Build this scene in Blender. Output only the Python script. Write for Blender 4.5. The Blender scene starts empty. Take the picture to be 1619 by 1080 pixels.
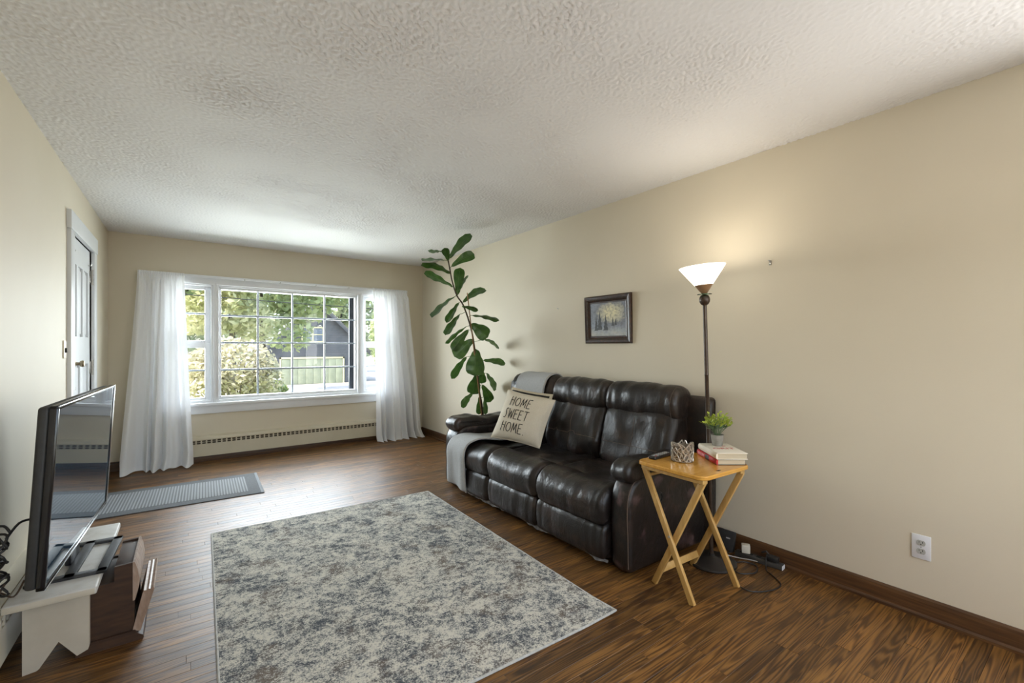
import bpy, bmesh, math, random
import numpy as np
from mathutils import Vector, Matrix, noise
random.seed(7)
R = math.radians
SC = bpy.context.scene
COL = SC.collection

# ------------------------------------------------------------------ camera, world, lights, exposure
cam_d = bpy.data.cameras.new('camera')
cam_d.sensor_width = 36.0
cam_d.lens = 708.7 / 1619 * 36.0
cam_d.shift_y = 8.3 / 1619
cam_d.clip_start = 0.05
cam_d.clip_end = 400
cam = bpy.data.objects.new('camera', cam_d)
cam.location = (0, 0, 1.27)
cam.rotation_euler = (R(90), 0, R(-36.08))
COL.objects.link(cam)
SC.camera = cam

SC.view_settings.view_transform = 'Standard'
SC.view_settings.look = 'None'
SC.view_settings.gamma = 1.0
SC.view_settings.use_curve_mapping = False
SC.view_settings.exposure = 0.08
SC.cycles.max_bounces = 7
SC.cycles.diffuse_bounces = 4
SC.cycles.glossy_bounces = 3
SC.cycles.transparent_max_bounces = 24
SC.cycles.sample_clamp_indirect = 6.0
SC.cycles.use_adaptive_sampling = True
SC.cycles.adaptive_threshold = 0.025
SC.cycles.caustics_reflective = False
SC.cycles.caustics_refractive = False

world = bpy.data.worlds.new('sky')
SC.world = world
world.use_nodes = True
wn = world.node_tree
wn.nodes.clear()
sky = wn.nodes.new('ShaderNodeTexSky')
sky.sky_type = 'NISHITA'
sky.sun_disc = False
sky.sun_elevation = R(48)
sky.sun_rotation = R(250)
sky.dust_density = 3.0
sky.air_density = 1.0
bg = wn.nodes.new('ShaderNodeBackground')
bg.inputs['Strength'].default_value = 0.9
wo = wn.nodes.new('ShaderNodeOutputWorld')
wn.links.new(sky.outputs[0], bg.inputs['Color'])
wn.links.new(bg.outputs[0], wo.inputs['Surface'])

sun_d = bpy.data.lights.new('sun', 'SUN')
sun_d.energy = 8.0
sun_d.angle = R(0.6)
sun_d.color = (1.0, 0.94, 0.82)
sun = bpy.data.objects.new('sun', sun_d)
sun.rotation_euler = (R(43), 0, R(-84))
COL.objects.link(sun)


def area(name, loc, rot, sx, sy, power, color):
    d = bpy.data.lights.new(name, 'AREA')
    d.shape = 'RECTANGLE'
    d.size = sx
    d.size_y = sy
    d.energy = power
    d.color = color
    o = bpy.data.objects.new(name, d)
    o.location = loc
    o.rotation_euler = rot
    COL.objects.link(o)
    return o


# daylight entering through the front window; the rear and side lamps are added fill
area('front_window_daylight', (1.08, 6.80, 1.62), (R(-86), 0, 0), 3.0, 1.7, 330, (0.90, 0.96, 1.0))
area('rear_fill_light', (1.10, -1.52, 1.45), (R(90), 0, 0), 2.6, 1.5, 12, (1.0, 0.985, 0.96))
area('side_fill_light', (2.74, -.70, 1.45), (0, R(90), 0), 1.4, 1.3, 46, (1.0, 0.985, 0.96))

# ------------------------------------------------------------------ room numbers
XL, XR, YB, YR, H = -0.631, 2.797, 6.055, -1.6, 2.44

# ------------------------------------------------------------------ helpers
class MB:
    def __init__(s):
        s.v, s.f, s.m = [], [], []
        s.mi = 0

    def add(s, vs, fs):
        o = len(s.v)
        s.v += [tuple(v) for v in vs]
        s.f += [tuple(i + o for i in f) for f in fs]
        s.m += [s.mi] * len(fs)
        return s

    def box(s, a, b):
        x0, y0, z0 = a
        x1, y1, z1 = b
        return s.add([(x0, y0, z0), (x1, y0, z0), (x1, y1, z0), (x0, y1, z0), (x0, y0, z1), (x1, y0, z1), (x1, y1, z1), (x0, y1, z1)],
                     [(3, 2, 1, 0), (4, 5, 6, 7), (0, 1, 5, 4), (1, 2, 6, 5), (2, 3, 7, 6), (3, 0, 4, 7)])

    def rbox(s, a, b, r=0.004, seg=2):
        bm = bmesh.new()
        bmesh.ops.create_cube(bm, size=1)
        c = [(p + q) / 2 for p, q in zip(a, b)]
        d = [abs(q - p) for p, q in zip(a, b)]
        for v in bm.verts:
            v.co = Vector((v.co.x * d[0] + c[0], v.co.y * d[1] + c[1], v.co.z * d[2] + c[2]))
        bmesh.ops.bevel(bm, geom=list(bm.edges), offset=min(r, min(d) * .49), segments=seg, profile=.5, affect='EDGES')
        bm.verts.index_update()
        s.add([v.co[:] for v in bm.verts], [[v.index for v in f.verts] for f in bm.faces])
        bm.free()
        return s

    def xform(s, M, start=0):
        s.v[start:] = [tuple(M @ Vector(v)) for v in s.v[start:]]
        return s

    def prism(s, poly, axis, a, b):
        """poly: 2D points; axis 0: (y,z) extruded along x; 1: (x,z) along y; 2: (x,y) along z"""
        n = len(poly)
        def P(p, t):
            return ((t, p[0], p[1]), (p[0], t, p[1]), (p[0], p[1], t))[axis]
        vs = [P(p, a) for p in poly] + [P(p, b) for p in poly]
        fs = [tuple(range(n))[::-1], tuple(range(n, 2 * n))] + [(i, (i + 1) % n, n + (i + 1) % n, n + i) for i in range(n)]
        return s.add(vs, fs)

    def lathe(s, prof, n=32, c=(0, 0, 0)):
        """prof: (r,z) from bottom to top; closed at ends where r==0"""
        vs, fs = [], []
        k = len(prof)
        for r, z in prof:
            for i in range(n):
                a = 2 * math.pi * i / n
                vs.append((c[0] + r * math.cos(a), c[1] + r * math.sin(a), c[2] + z))
        for j in range(k - 1):
            for i in range(n):
                i2 = (i + 1) % n
                fs.append((j * n + i, j * n + i2, (j + 1) * n + i2, (j + 1) * n + i))
        fs.append(tuple(range(n))[::-1])
        fs.append(tuple((k - 1) * n + i for i in range(n)))
        return s.add(vs, fs)

    def tube(s, pts, r, n=8, smooth=0, flat=1.0):
        pts = [Vector(p) for p in pts]
        if smooth:
            pts = catmull(pts, smooth)
        vs, fs = [], []
        up = Vector((0, 0, 1))
        for k, p in enumerate(pts):
            t = (pts[min(k + 1, len(pts) - 1)] - pts[max(k - 1, 0)]).normalized()
            u = up - t * up.dot(t)
            if u.length < .2:
                u = Vector((0, 1, 0)) - t * t.y
            u.normalize()
            w = t.cross(u)
            rr = r(k / (len(pts) - 1)) if callable(r) else r
            for i in range(n):
                a = 2 * math.pi * i / n
                vs.append(p + u * (math.cos(a) * rr * flat) + w * (math.sin(a) * rr))
        for k in range(len(pts) - 1):
            for i in range(n):
                i2 = (i + 1) % n
                fs.append((k * n + i, k * n + i2, (k + 1) * n + i2, (k + 1) * n + i))
        fs.append(tuple(range(n))[::-1])
        fs.append(tuple((len(pts) - 1) * n + i for i in range(n)))
        return s.add(vs, fs)

    def grid(s, fn, nu, nv):
        vs = [fn(i / (nu - 1), j / (nv - 1)) for j in range(nv) for i in range(nu)]
        fs = [(j * nu + i, j * nu + i + 1, (j + 1) * nu + i + 1, (j + 1) * nu + i) for j in range(nv - 1) for i in range(nu - 1)]
        return s.add(vs, fs)

    def bar(s, p, q, w, h, up=(0, 0, 1), r=0.002):
        """bevelled bar from p to q, w across, h along up"""
        p, q = Vector(p), Vector(q)
        t = (q - p)
        L = t.length
        t.normalize()
        u = Vector(up)
        u = (u - t * u.dot(t)).normalized()
        x = t.cross(u)
        st = len(s.v)
        s.rbox((-w / 2, 0, -h / 2), (w / 2, L, h / 2), r)
        M = Matrix(((x.x, t.x, u.x, p.x), (x.y, t.y, u.y, p.y), (x.z, t.z, u.z, p.z), (0, 0, 0, 1)))
        return s.xform(M, st)

    def mesh(s, name, mats, smooth=True):
        me = bpy.data.meshes.new(name)
        me.from_pydata(s.v, [], s.f)
        for m in (mats if isinstance(mats, (list, tuple)) else [mats]):
            me.materials.append(m)
        if any(s.m):
            me.polygons.foreach_set('material_index', s.m)
        if smooth:
            me.polygons.foreach_set('use_smooth', [True] * len(me.polygons))
        me.update()
        if smooth and smooth != 'all':
            me.set_sharp_from_angle(angle=R(38))
        return me

    def build(s, name, mats, parent=None, smooth=True, world=True):
        if parent is not None and world:
            s.xform(MW[parent.name].inverted())
        o = bpy.data.objects.new(name, s.mesh(name, mats, smooth))
        COL.objects.link(o)
        if parent is not None:
            o.parent = parent
            MW[o.name] = MW[parent.name]
        else:
            MW[o.name] = Matrix.Identity(4)
        return o


MW = {}


def catmull(pts, k, closed=False):
    out = []
    n = len(pts)
    rng = n if closed else n - 1
    for i in range(rng):
        if closed:
            p0, p1, p2, p3 = pts[(i - 1) % n], pts[i], pts[(i + 1) % n], pts[(i + 2) % n]
        else:
            p0, p1, p2, p3 = pts[max(i - 1, 0)], pts[i], pts[i + 1], pts[min(i + 2, n - 1)]
        for j in range(k):
            t = j / k
            out.append(0.5 * ((2 * p1) + (p2 - p0) * t + (2 * p0 - 5 * p1 + 4 * p2 - p3) * t * t + (3 * p1 - p0 - 3 * p2 + p3) * t ** 3))
    if not closed:
        out.append(pts[-1])
    return out


def tag(o, label=None, cat=None, group=None, kind=None):
    if label:
        o['label'] = label
    if cat:
        o['category'] = cat
    if group:
        o['group'] = group
    if kind:
        o['kind'] = kind
    return o


def thing(name, label, cat, loc=(0, 0, 0), rot=(0, 0, 0), group=None):
    o = bpy.data.objects.new(name, None)
    o.empty_display_size = .05
    COL.objects.link(o)
    o.location = loc
    o.rotation_euler = rot
    from mathutils import Euler
    MW[o.name] = Matrix.Translation(loc) @ Euler(rot).to_matrix().to_4x4()
    return tag(o, label, cat, group)


def struct(o):
    o['kind'] = 'structure'
    return o


# ------------------------------------------------------------------ materials
class NT:
    def __init__(s, name):
        s.mat = bpy.data.materials.new(name)
        s.mat.use_nodes = True
        s.t = s.mat.node_tree
        s.t.nodes.clear()
        s.out = s.t.nodes.new('ShaderNodeOutputMaterial')

    def n(s, typ, props=None, **inp):
        nd = s.t.nodes.new('ShaderNode' + typ)
        for k, v in (props or {}).items():
            setattr(nd, k, v)
        for k, v in inp.items():
            key = int(k[1:]) if k[0] == '_' and k[1:].isdigit() else k.replace('_', ' ')
            s.set(nd.inputs[key], v)
        return nd

    def set(s, sock, v):
        if isinstance(v, bpy.types.NodeSocket):
            s.t.links.new(v, sock)
        elif isinstance(v, bpy.types.Node):
            s.t.links.new(v.outputs[0], sock)
        else:
            if isinstance(v, (tuple, list)) and len(v) == 3 and len(sock.default_value) == 4:
                v = (*v, 1)
            sock.default_value = v

    def math(s, op, a, b=None, c=None, clamp=False):
        nd = s.n('Math', {'operation': op, 'use_clamp': clamp})
        for i, v in enumerate((a, b, c)):
            if v is not None:
                s.set(nd.inputs[i], v)
        return nd.outputs[0]

    def ramp(s, fac, stops, interp='LINEAR'):
        nd = s.n('ValToRGB', Fac=fac)
        nd.color_ramp.interpolation = interp
        el = nd.color_ramp.elements
        while len(el) < len(stops):
            el.new(.5)
        for e, (p, c) in zip(el, stops):
            e.position = p
            e.color = (*c, 1) if len(c) == 3 else c
        return nd.outputs[0]

    def mix(s, f, a, b, mode='MIX'):
        nd = s.n('Mix', {'data_type': 'RGBA', 'blend_type': mode})
        s.set(nd.inputs[0], f)
        s.set(nd.inputs[6], a)
        s.set(nd.inputs[7], b)
        return nd.outputs[2]

    def noise(s, vec, scale, detail=4, rough=.55, dist=0.0):
        return s.n('TexNoise', Vector=vec, Scale=scale, Detail=detail, Roughness=rough, Distortion=dist).outputs[0]

    def pos(s, which='Object', scale=(1, 1, 1), rot=(0, 0, 0), loc=(0, 0, 0)):
        tc = s.n('TexCoord').outputs[which] if which != 'Position' else s.n('NewGeometry').outputs['Position']
        return s.n('Mapping', Vector=tc, Scale=scale, Rotation=rot, Location=loc).outputs[0]

    def bsdf(s, **k):
        b = s.n('BsdfPrincipled', None, **k)
        s.t.links.new(b.outputs[0], s.out.inputs[0])
        return b

    def bump(s, h, strength=.3, dist=.002):
        return s.n('Bump', Height=h, Strength=strength, Distance=dist).outputs[0]


def pmat(name, col, rough=.5, metal=0.0, col2=None, nscale=8, stretch=(1, 1, 1), detail=4, lo=.35, hi=.65,
         bump=0, bscale=200, bdist=.002, spec=.5, coat=0, coord='Position'):
    t = NT(name)
    p = t.pos(coord, stretch)
    c = col
    if col2 is not None:
        c = t.ramp(t.noise(p, nscale, detail), [(lo, col), (hi, col2)])
    k = dict(Base_Color=c, Roughness=rough, Metallic=metal)
    if bump:
        k['Normal'] = t.bump(t.noise(p, bscale, 4), bump, bdist)
    b = t.bsdf(**k)
    b.inputs['Specular IOR Level'].default_value = spec
    if coat:
        b.inputs['Coat Weight'].default_value = coat
        b.inputs['Coat Roughness'].default_value = .15
    return t.mat


MAT = {}


def m_wall():
    t = NT('cream_wall_paint')
    p = t.pos('Position')
    c = t.ramp(t.noise(p, 1.3, 3), [(.3, (.650, .580, .450)), (.7, (.680, .610, .478))])
    h = t.noise(p, 130, 2)
    t.bsdf(Base_Color=c, Roughness=.62, Normal=t.bump(h, .22, .0012))
    return t.mat


def m_ceiling():
    t = NT('textured_ceiling')
    p = t.pos('Position')
    t.bsdf(Base_Color=t.ramp(t.noise(p, .9, 2), [(.3, (.82, .815, .815)), (.7, (.86, .855, .855))]), Roughness=.85)
    return t.mat


def m_floor():
    t = NT('stained_oak')
    geo = t.n('NewGeometry').outputs['Position']
    oi = t.n('ObjectInfo').outputs['Random']
    at = t.n('Attribute', {'attribute_name': 'rnd'}).outputs['Fac']
    rnd = t.math('FRACT', t.math('ADD', oi, at))
    off = t.n('CombineXYZ', X=t.math('MULTIPLY', rnd, 57.0), Y=t.math('MULTIPLY', rnd, 31.0), Z=t.math('MULTIPLY', rnd, 13.0)).outputs[0]
    vadd = t.n('VectorMath', {'operation': 'ADD'}, _0=geo, _1=off).outputs[0]
    p1 = t.n('Mapping', Vector=vadd, Scale=(.75, 13, 1)).outputs[0]
    p2 = t.n('Mapping', Vector=vadd, Scale=(5, 170, 1)).outputs[0]
    rings = t.noise(p1, 1.3, 2.0, .45, .18)
    g = t.math('SINE', t.math('MULTIPLY', rings, 85.0))
    g = t.math('MULTIPLY_ADD', g, .5, .5)
    pores = t.noise(p2, 1.6, 3, .6)
    blot = t.noise(vadd, 2.6, 3)
    f = t.math('MULTIPLY_ADD', g, .34, t.math('MULTIPLY', pores, .45))
    f = t.math('ADD', f, t.math('MULTIPLY_ADD', blot, .35, -.12))
    c = t.ramp(f, [(.18, (.034, .014, .005)), (.42, (.118, .053, .014)), (.72, (.255, .122, .031))])
    tint = t.ramp(rnd, [(0, (.55, .53, .5)), (.45, (.9, .9, .9)), (1, (1.25, 1.22, 1.15))])
    c = t.mix(1.0, c, tint, 'MULTIPLY')
    rg = t.math('MULTIPLY_ADD', pores, .20, .34)
    t.bsdf(Base_Color=c, Roughness=rg, Normal=t.bump(t.math('ADD', g, pores), .12, .0006))
    return t.mat


def m_leather(name, scuff=False):
    t = NT(name)
    p = t.pos('Object')
    c = t.ramp(t.noise(p, 3.5, 4), [(.3, (.0085, .0065, .006)), (.7, (.019, .013, .0105))])
    # brown rubbed patches
    wear = t.ramp(t.noise(p, 7, 5, .65), [(.52, (0, 0, 0)), (.70, (1, 1, 1))])
    c = t.mix(t.math('MULTIPLY', wear, .4), c, (.075, .040, .026))
    if scuff:
        s = t.ramp(t.noise(t.pos('Object', (1, 1.6, 1.1), loc=(.3, .1, .72)), 6.5, 3, .5), [(.60, (0, 0, 0)), (.70, (1, 1, 1))])
        c = t.mix(t.math('MULTIPLY', s, .42), c, (.22, .135, .135))
    v = t.n('TexVoronoi', {'feature': 'DISTANCE_TO_EDGE'}, Vector=p, Scale=260.0).outputs[0]
    big = t.noise(t.pos('Object', (1, 1, .6)), 17, 4, .6, .8)
    h = t.math('ADD', t.math('MULTIPLY', v, .5), t.math('MULTIPLY', big, 4.0))
    rg = t.math('MULTIPLY_ADD', t.noise(p, 30, 4), .18, .25)
    b = t.bsdf(Base_Color=c, Roughness=rg, Normal=t.bump(h, .32, .004))
    b.inputs['Specular IOR Level'].default_value = .5
    return t.mat


def m_rug():
    t = NT('distressed_rug_pile')
    p = t.pos('Object')
    w = t.n('TexNoise', Vector=p, Scale=5.0, Detail=3.0)
    pw = t.n('Mix', {'data_type': 'VECTOR'})
    t.set(pw.inputs[0], .05)
    t.set(pw.inputs[4], p)
    t.set(pw.inputs[5], w.outputs['Color'])
    q = pw.outputs[1]
    # worn floral clusters, broken up into speckles of dark yarn on a cream ground
    cl = t.noise(q, 11, 6, .68, .4)
    ring = t.n('TexVoronoi', {'feature': 'F1'}, Vector=q, Scale=6.5, Randomness=.5).outputs[0]
    ring = t.math('SINE', t.math('MULTIPLY', ring, 22.0))
    streak = t.noise(t.pos('Object', (3, 16, 1)), 2.2, 4, .6)
    sp = t.noise(p, 150, 2, .6)
    sp2 = t.noise(p, 60, 3, .7)
    f = t.math('MULTIPLY_ADD', cl, 1.1, t.math('MULTIPLY', ring, .035))
    f = t.math('ADD', f, t.math('MULTIPLY', streak, .35))
    f = t.math('ADD', f, t.math('MULTIPLY', sp2, .75))
    f = t.math('ADD', f, t.math('MULTIPLY', sp, .95))
    f = t.math('MULTIPLY', f, .3175)
    c = t.ramp(f, [(.430, (.075, .085, .098)), (.470, (.215, .218, .215)), (.505, (.42, .41, .375)), (.550, (.63, .60, .52))])
    brown = t.ramp(t.noise(p, 4.2, 4, .65), [(.50, (0, 0, 0)), (.62, (1, 1, 1))])
    dark = t.ramp(f, [(.44, (1, 1, 1)), (.53, (0, 0, 0))])
    c = t.mix(t.math('MULTIPLY', t.math('MULTIPLY', brown, dark), .6), c, (.20, .145, .10))
    b = t.bsdf(Base_Color=c, Roughness=.95, Normal=t.bump(t.noise(p, 420, 3), .5, .004))
    b.inputs['Specular IOR Level'].default_value = .15
    return t.mat


def m_curtain():
    t = NT('sheer_white_voile')
    p = t.pos('Object')
    th = t.noise(t.pos('Object', (600, 600, 40)), 1, 2)
    d = t.n('BsdfDiffuse', Color=(.90, .905, .92), Roughness=.5, Normal=t.bump(th, .1, .001))
    tr = t.n('BsdfTranslucent', Color=(.93, .935, .95))
    tp = t.n('BsdfTransparent', Color=(1, 1, 1))
    m1 = t.n('MixShader', Fac=.17, _1=d.outputs[0], _2=tr.outputs[0])
    m2 = t.n('MixShader', Fac=.05, _1=m1.outputs[0], _2=tp.outputs[0])
    t.t.links.new(m2.outputs[0], t.out.inputs[0])
    return t.mat


def m_glass(name, tint=(.97, .99, .985), refl=1.0):
    t = NT(name)
    fr = t.n('Fresnel', IOR=1.45)
    tp = t.n('BsdfTransparent', Color=tint)
    gl = t.n('BsdfGlossy', Color=(1, 1, 1), Roughness=.01)
    m = t.n('MixShader', Fac=t.math('MULTIPLY', fr.outputs[0], refl, clamp=True), _1=tp.outputs[0], _2=gl.outputs[0])
    t.t.links.new(m.outputs[0], t.out.inputs[0])
    return t.mat


def m_leaf(name, c1, c2, trans=.25, rough=.45, scale=30, back=None):
    t = NT(name)
    p = t.pos('Position')
    c = t.ramp(t.noise(p, scale, 3), [(.35, c1), (.65, c2)])
    b = t.n('BsdfPrincipled', None, Base_Color=c, Roughness=rough)
    tr = t.n('BsdfTranslucent', Color=c)
    m = t.n('MixShader', Fac=trans, _1=b.outputs[0], _2=tr.outputs[0])
    t.t.links.new(m.outputs[0], t.out.inputs[0])
    return t.mat


def m_painting():
    t = NT('landscape_painting')
    p = t.pos('Generated')
    sep = t.n('SeparateXYZ', Vector=p)
    # generated: y runs along the wall (0 = near the camera), z up
    yy, zz = sep.outputs[1], sep.outputs[2]
    n1 = t.noise(p, 5, 6, .7, .6)
    n2 = t.noise(p, 14, 4, .7)
    dx = t.math('SUBTRACT', yy, .40)
    dz = t.math('SUBTRACT', zz, .68)
    d = t.math('SQRT', t.math('ADD', t.math('MULTIPLY', dx, dx), t.math('MULTIPLY', t.math('MULTIPLY', dz, dz), 1.6)))
    d = t.math('ADD', d, t.math('MULTIPLY_ADD', n1, .5, -.25))
    c = t.ramp(d, [(.14, (.72, .66, .42)), (.30, (.50, .47, .36)), (.42, (.20, .21, .235)), (.7, (.27, .31, .38))])
    c = t.mix(t.ramp(n2, [(.45, (0, 0, 0)), (.65, (.6, .6, .6))]), c, (.10, .10, .11))
    low = t.ramp(zz, [(.06, (1, 1, 1)), (.30, (0, 0, 0))])
    c = t.mix(t.math('MULTIPLY', low, t.math('MULTIPLY_ADD', n1, 1.6, -.35, clamp=True)), c, (.62, .60, .50))
    t.bsdf(Base_Color=c, Roughness=.5, Normal=t.bump(n2, .3, .001))
    return t.mat


def m_emit(name, col, st):
    t = NT(name)
    e = t.n('Emission', Color=col, Strength=st)
    t.t.links.new(e.outputs[0], t.out.inputs[0])
    return t.mat


def m_mat():
    t = NT('ribbed_runner_weave')
    p = t.pos('Object')
    sx = t.n('SeparateXYZ', Vector=p).outputs[0]
    st = t.math('MULTIPLY_ADD', t.math('SINE', t.math('MULTIPLY', sx, 300.0)), .5, .5)
    c = t.ramp(st, [(.3, (.165, .175, .185)), (.75, (.33, .345, .355))])
    c = t.mix(t.math('MULTIPLY', t.noise(p, 300, 2), .35), c, (.25, .26, .27))
    t.bsdf(Base_Color=c, Roughness=.9, Normal=t.bump(st, .6, .003))
    return t.mat


def m_siding():
    t = NT('dark_clapboard')
    p = t.pos('Position')
    z = t.n('SeparateXYZ', Vector=p).outputs[2]
    st = t.math('FRACT', t.math('MULTIPLY', z, 5.0))
    c = t.ramp(t.noise(p, 1.2, 4), [(.3, (.075, .085, .105)), (.7, (.11, .122, .145))])
    t.bsdf(Base_Color=c, Roughness=.8, Normal=t.bump(st, .8, .03))
    return t.mat


def m_ground():
    t = NT('lawn_and_gravel')
    p = t.pos('Position')
    n = t.noise(p, .35, 4)
    g = t.ramp(t.noise(p, 9, 4), [(.3, (.13, .185, .045)), (.7, (.30, .31, .11))])
    gr = t.ramp(t.noise(p, 14, 4), [(.3, (.36, .33, .30)), (.7, (.52, .48, .44))])
    y = t.n('SeparateXYZ', Vector=p).outputs[1]
    drive = t.math('MULTIPLY', t.math('GREATER_THAN', t.math('ADD', y, t.math('MULTIPLY', n, 10.0)), 30.5), 1.0)
    t.bsdf(Base_Color=t.mix(drive, g, gr), Roughness=.95)
    return t.mat


MAT['wall'] = m_wall()
MAT['ceiling'] = m_ceiling()
MAT['floor'] = m_floor()
MAT['sub'] = pmat('dark_subfloor', (.012, .006, .003), .9, col2=(.02, .01, .005))
MAT['base'] = pmat('dark_stained_trim', (.055, .024, .010), .38, col2=(.12, .055, .02), nscale=3, stretch=(14, 1.2, 30), bump=.1)
MAT['basex'] = pmat('dark_stained_trim_back', (.055, .024, .010), .38, col2=(.12, .055, .02), nscale=3, stretch=(1.2, 14, 30), bump=.1)
MAT['white'] = pmat('white_gloss_paint', (.80, .81, .83), .35, col2=(.76, .77, .79), nscale=4, bump=.05, bscale=40)
MAT['door'] = pmat('white_door_paint', (.74, .76, .78), .35, col2=(.70, .72, .74), nscale=3, bump=.05, bscale=50)
MAT['heater'] = pmat('cream_enamel', (.62, .56, .43), .42, col2=(.58, .52, .39), nscale=3)
MAT['black_gap'] = pmat('heater_fins', (.085, .070, .050), .9, col2=(.12, .10, .075), nscale=3, stretch=(60, 60, 4))
MAT['leather'] = m_leather('dark_brown_leather')
MAT['leather_scuffed'] = m_leather('scuffed_brown_leather', True)
MAT['seam'] = pmat('tan_stitching', (.16, .11, .08), .7, col2=(.11, .08, .06))
MAT['rug'] = m_rug()
MAT['rug_edge'] = pmat('rug_binding', (.42, .42, .40), .95, col2=(.55, .54, .51), nscale=60, bump=.3)
MAT['curtain'] = m_curtain()
MAT['glass'] = m_glass('window_glass', (.97, .985, .98), .28)
MAT['vinyl'] = pmat('muntin_blue_grey', (.40, .45, .52), .4, col2=(.36, .41, .48))
MAT['screen_frame'] = pmat('storm_frame_shade_dark', (.03, .035, .05), .5, col2=(.04, .045, .06))
MAT['brass'] = pmat('aged_brass', (.36, .30, .20), .3, 1.0, col2=(.28, .22, .14), nscale=40)
MAT['steel'] = pmat('worn_steel', (.48, .47, .45), .32, 1.0, col2=(.38, .37, .35), nscale=40)
MAT['dark_hole'] = pmat('dark_slot', (.01, .01, .01), .8, col2=(.015, .015, .014))
MAT['ivory'] = pmat('ivory_plastic', (.70, .62, .44), .4, col2=(.66, .58, .41))
MAT['plate'] = pmat('white_plastic', (.74, .74, .76), .35, col2=(.71, .71, .73))
MAT['socket'] = pmat('grey_socket', (.46, .46, .43), .4, col2=(.42, .42, .39))
MAT['pine'] = pmat('honey_varnished_wood', (.56, .265, .040), .25, col2=(.66, .345, .065), nscale=3, stretch=(2, 26, 8), bump=.03, coat=.4)
MAT['pine_leg'] = pmat('pale_bamboo', (.47, .275, .080), .4, col2=(.57, .35, .115), nscale=4, stretch=(12, 12, 2), bump=.05)
MAT['black_metal'] = pmat('black_enamel', (.020, .017, .015), .32, 0, col2=(.026, .022, .02), nscale=20)
MAT['black_plastic'] = pmat('black_plastic', (.014, .014, .015), .35, col2=(.02, .02, .021), nscale=30)
MAT['matte_black'] = pmat('matte_black_plastic', (.022, .022, .023), .6, col2=(.03, .03, .03), nscale=30)
MAT['gloss_black'] = pmat('gloss_black', (.010, .010, .012), .12, col2=(.014, .014, .016), nscale=10)
MAT['chrome'] = pmat('silver_trim', (.70, .72, .74), .15, 1.0, col2=(.62, .64, .66), nscale=10)
t_ = NT('tv_glass')
b_ = t_.bsdf(Base_Color=t_.ramp(t_.noise(t_.pos('Object'), 2, 2), [(.3, (.022, .045, .075)), (.7, (.030, .058, .092))]), Roughness=.03)
b_.inputs['IOR'].default_value = 1.95
MAT['tv_glass'] = t_.mat
MAT['bench'] = pmat('chipped_white_paint', (.60, .585, .55), .55, col2=(.48, .455, .40), nscale=14, detail=7, lo=.45, hi=.75, bump=.15, bscale=60)
MAT['bench_side'] = pmat('yellowed_white_paint', (.56, .505, .405), .6, col2=(.48, .425, .33), nscale=6, detail=6, lo=.4, hi=.7, bump=.12, bscale=70)
MAT['bare'] = pmat('bare_pine_patch', (.38, .23, .10), .7, col2=(.28, .16, .06), nscale=40)
MAT['walnut'] = pmat('dark_walnut', (.034, .015, .007), .62, col2=(.065, .029, .012), nscale=3, stretch=(3, 3, 18), bump=.1)
MAT['walnut_edge'] = pmat('rubbed_walnut_edge', (.40, .29, .22), .45, col2=(.25, .16, .11), nscale=12, stretch=(4, 4, 1.2), bump=.15)
MAT['frame'] = pmat('dark_picture_frame', (.018, .010, .007), .34, col2=(.055, .022, .012), nscale=12, stretch=(4, 4, 4), bump=.2)
MAT['frame_in'] = pmat('picture_frame_bead', (.09, .075, .06), .3, 0.3, col2=(.05, .04, .03), nscale=60)
MAT['painting'] = m_painting()
MAT['paint_dark'] = pmat('painted_firs', (.045, .05, .055), .6, col2=(.085, .09, .095), nscale=60)
MAT['pillow'] = pmat('cream_linen', (.70, .635, .52), .9, col2=(.64, .575, .455), nscale=200, bump=.25, bscale=500)
MAT['pillow2'] = pmat('cream_cotton', (.62, .54, .40), .9, col2=(.54, .46, .33), nscale=120, bump=.25, bscale=400)
MAT['ink'] = pmat('black_print', (.012, .011, .011), .8, col2=(.02, .018, .018))
MAT['throw'] = pmat('grey_knit_throw', (.47, .475, .48), .95, col2=(.38, .385, .39), nscale=160, bump=.5, bscale=350, bdist=.003)
MAT['throw_edge'] = pmat('throw_border', (.46, .43, .39), .95, col2=(.38, .36, .33), nscale=160, bump=.4)
MAT['dust'] = pmat('torn_dust_cover', (.16, .16, .165), .9, col2=(.34, .34, .35), nscale=30)
MAT['fig'] = m_leaf('fig_leaf_green', (.030, .080, .014), (.062, .135, .026), .22, .32, 16)
MAT['fig_rib'] = pmat('leaf_rib', (.13, .21, .07), .5, col2=(.10, .17, .05))
MAT['stem'] = pmat('woody_stem', (.055, .040, .025), .8, col2=(.09, .065, .04), nscale=40, bump=.3)
MAT['stake'] = pmat('bamboo_stake', (.34, .20, .08), .6, col2=(.27, .15, .06), nscale=20)
MAT['terracotta'] = pmat('terracotta', (.35, .15, .08), .8, col2=(.29, .12, .06), nscale=14, bump=.2)
MAT['soil'] = pmat('potting_soil', (.02, .013, .009), .95, col2=(.04, .028, .018), nscale=60, bump=.6)
MAT['sprig'] = m_leaf('sprig_lime', (.30, .42, .05), (.55, .60, .09), .3, .5, 60)
MAT['sprig2'] = m_leaf('sprig_sage', (.11, .19, .09), (.20, .29, .15), .25, .5, 60)
MAT['concrete'] = pmat('grey_concrete_pot', (.24, .23, .20), .85, col2=(.31, .295, .265), nscale=40, bump=.3)
MAT['book_white'] = pmat('cream_dust_jacket', (.80, .735, .62), .35, col2=(.77, .70, .58), nscale=6)
MAT['book_red'] = pmat('red_book_cloth', (.50, .018, .022), .4, col2=(.42, .014, .018), nscale=20)
MAT['book_dark'] = pmat('dark_book_board', (.018, .016, .018), .5, col2=(.028, .025, .026))
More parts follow.
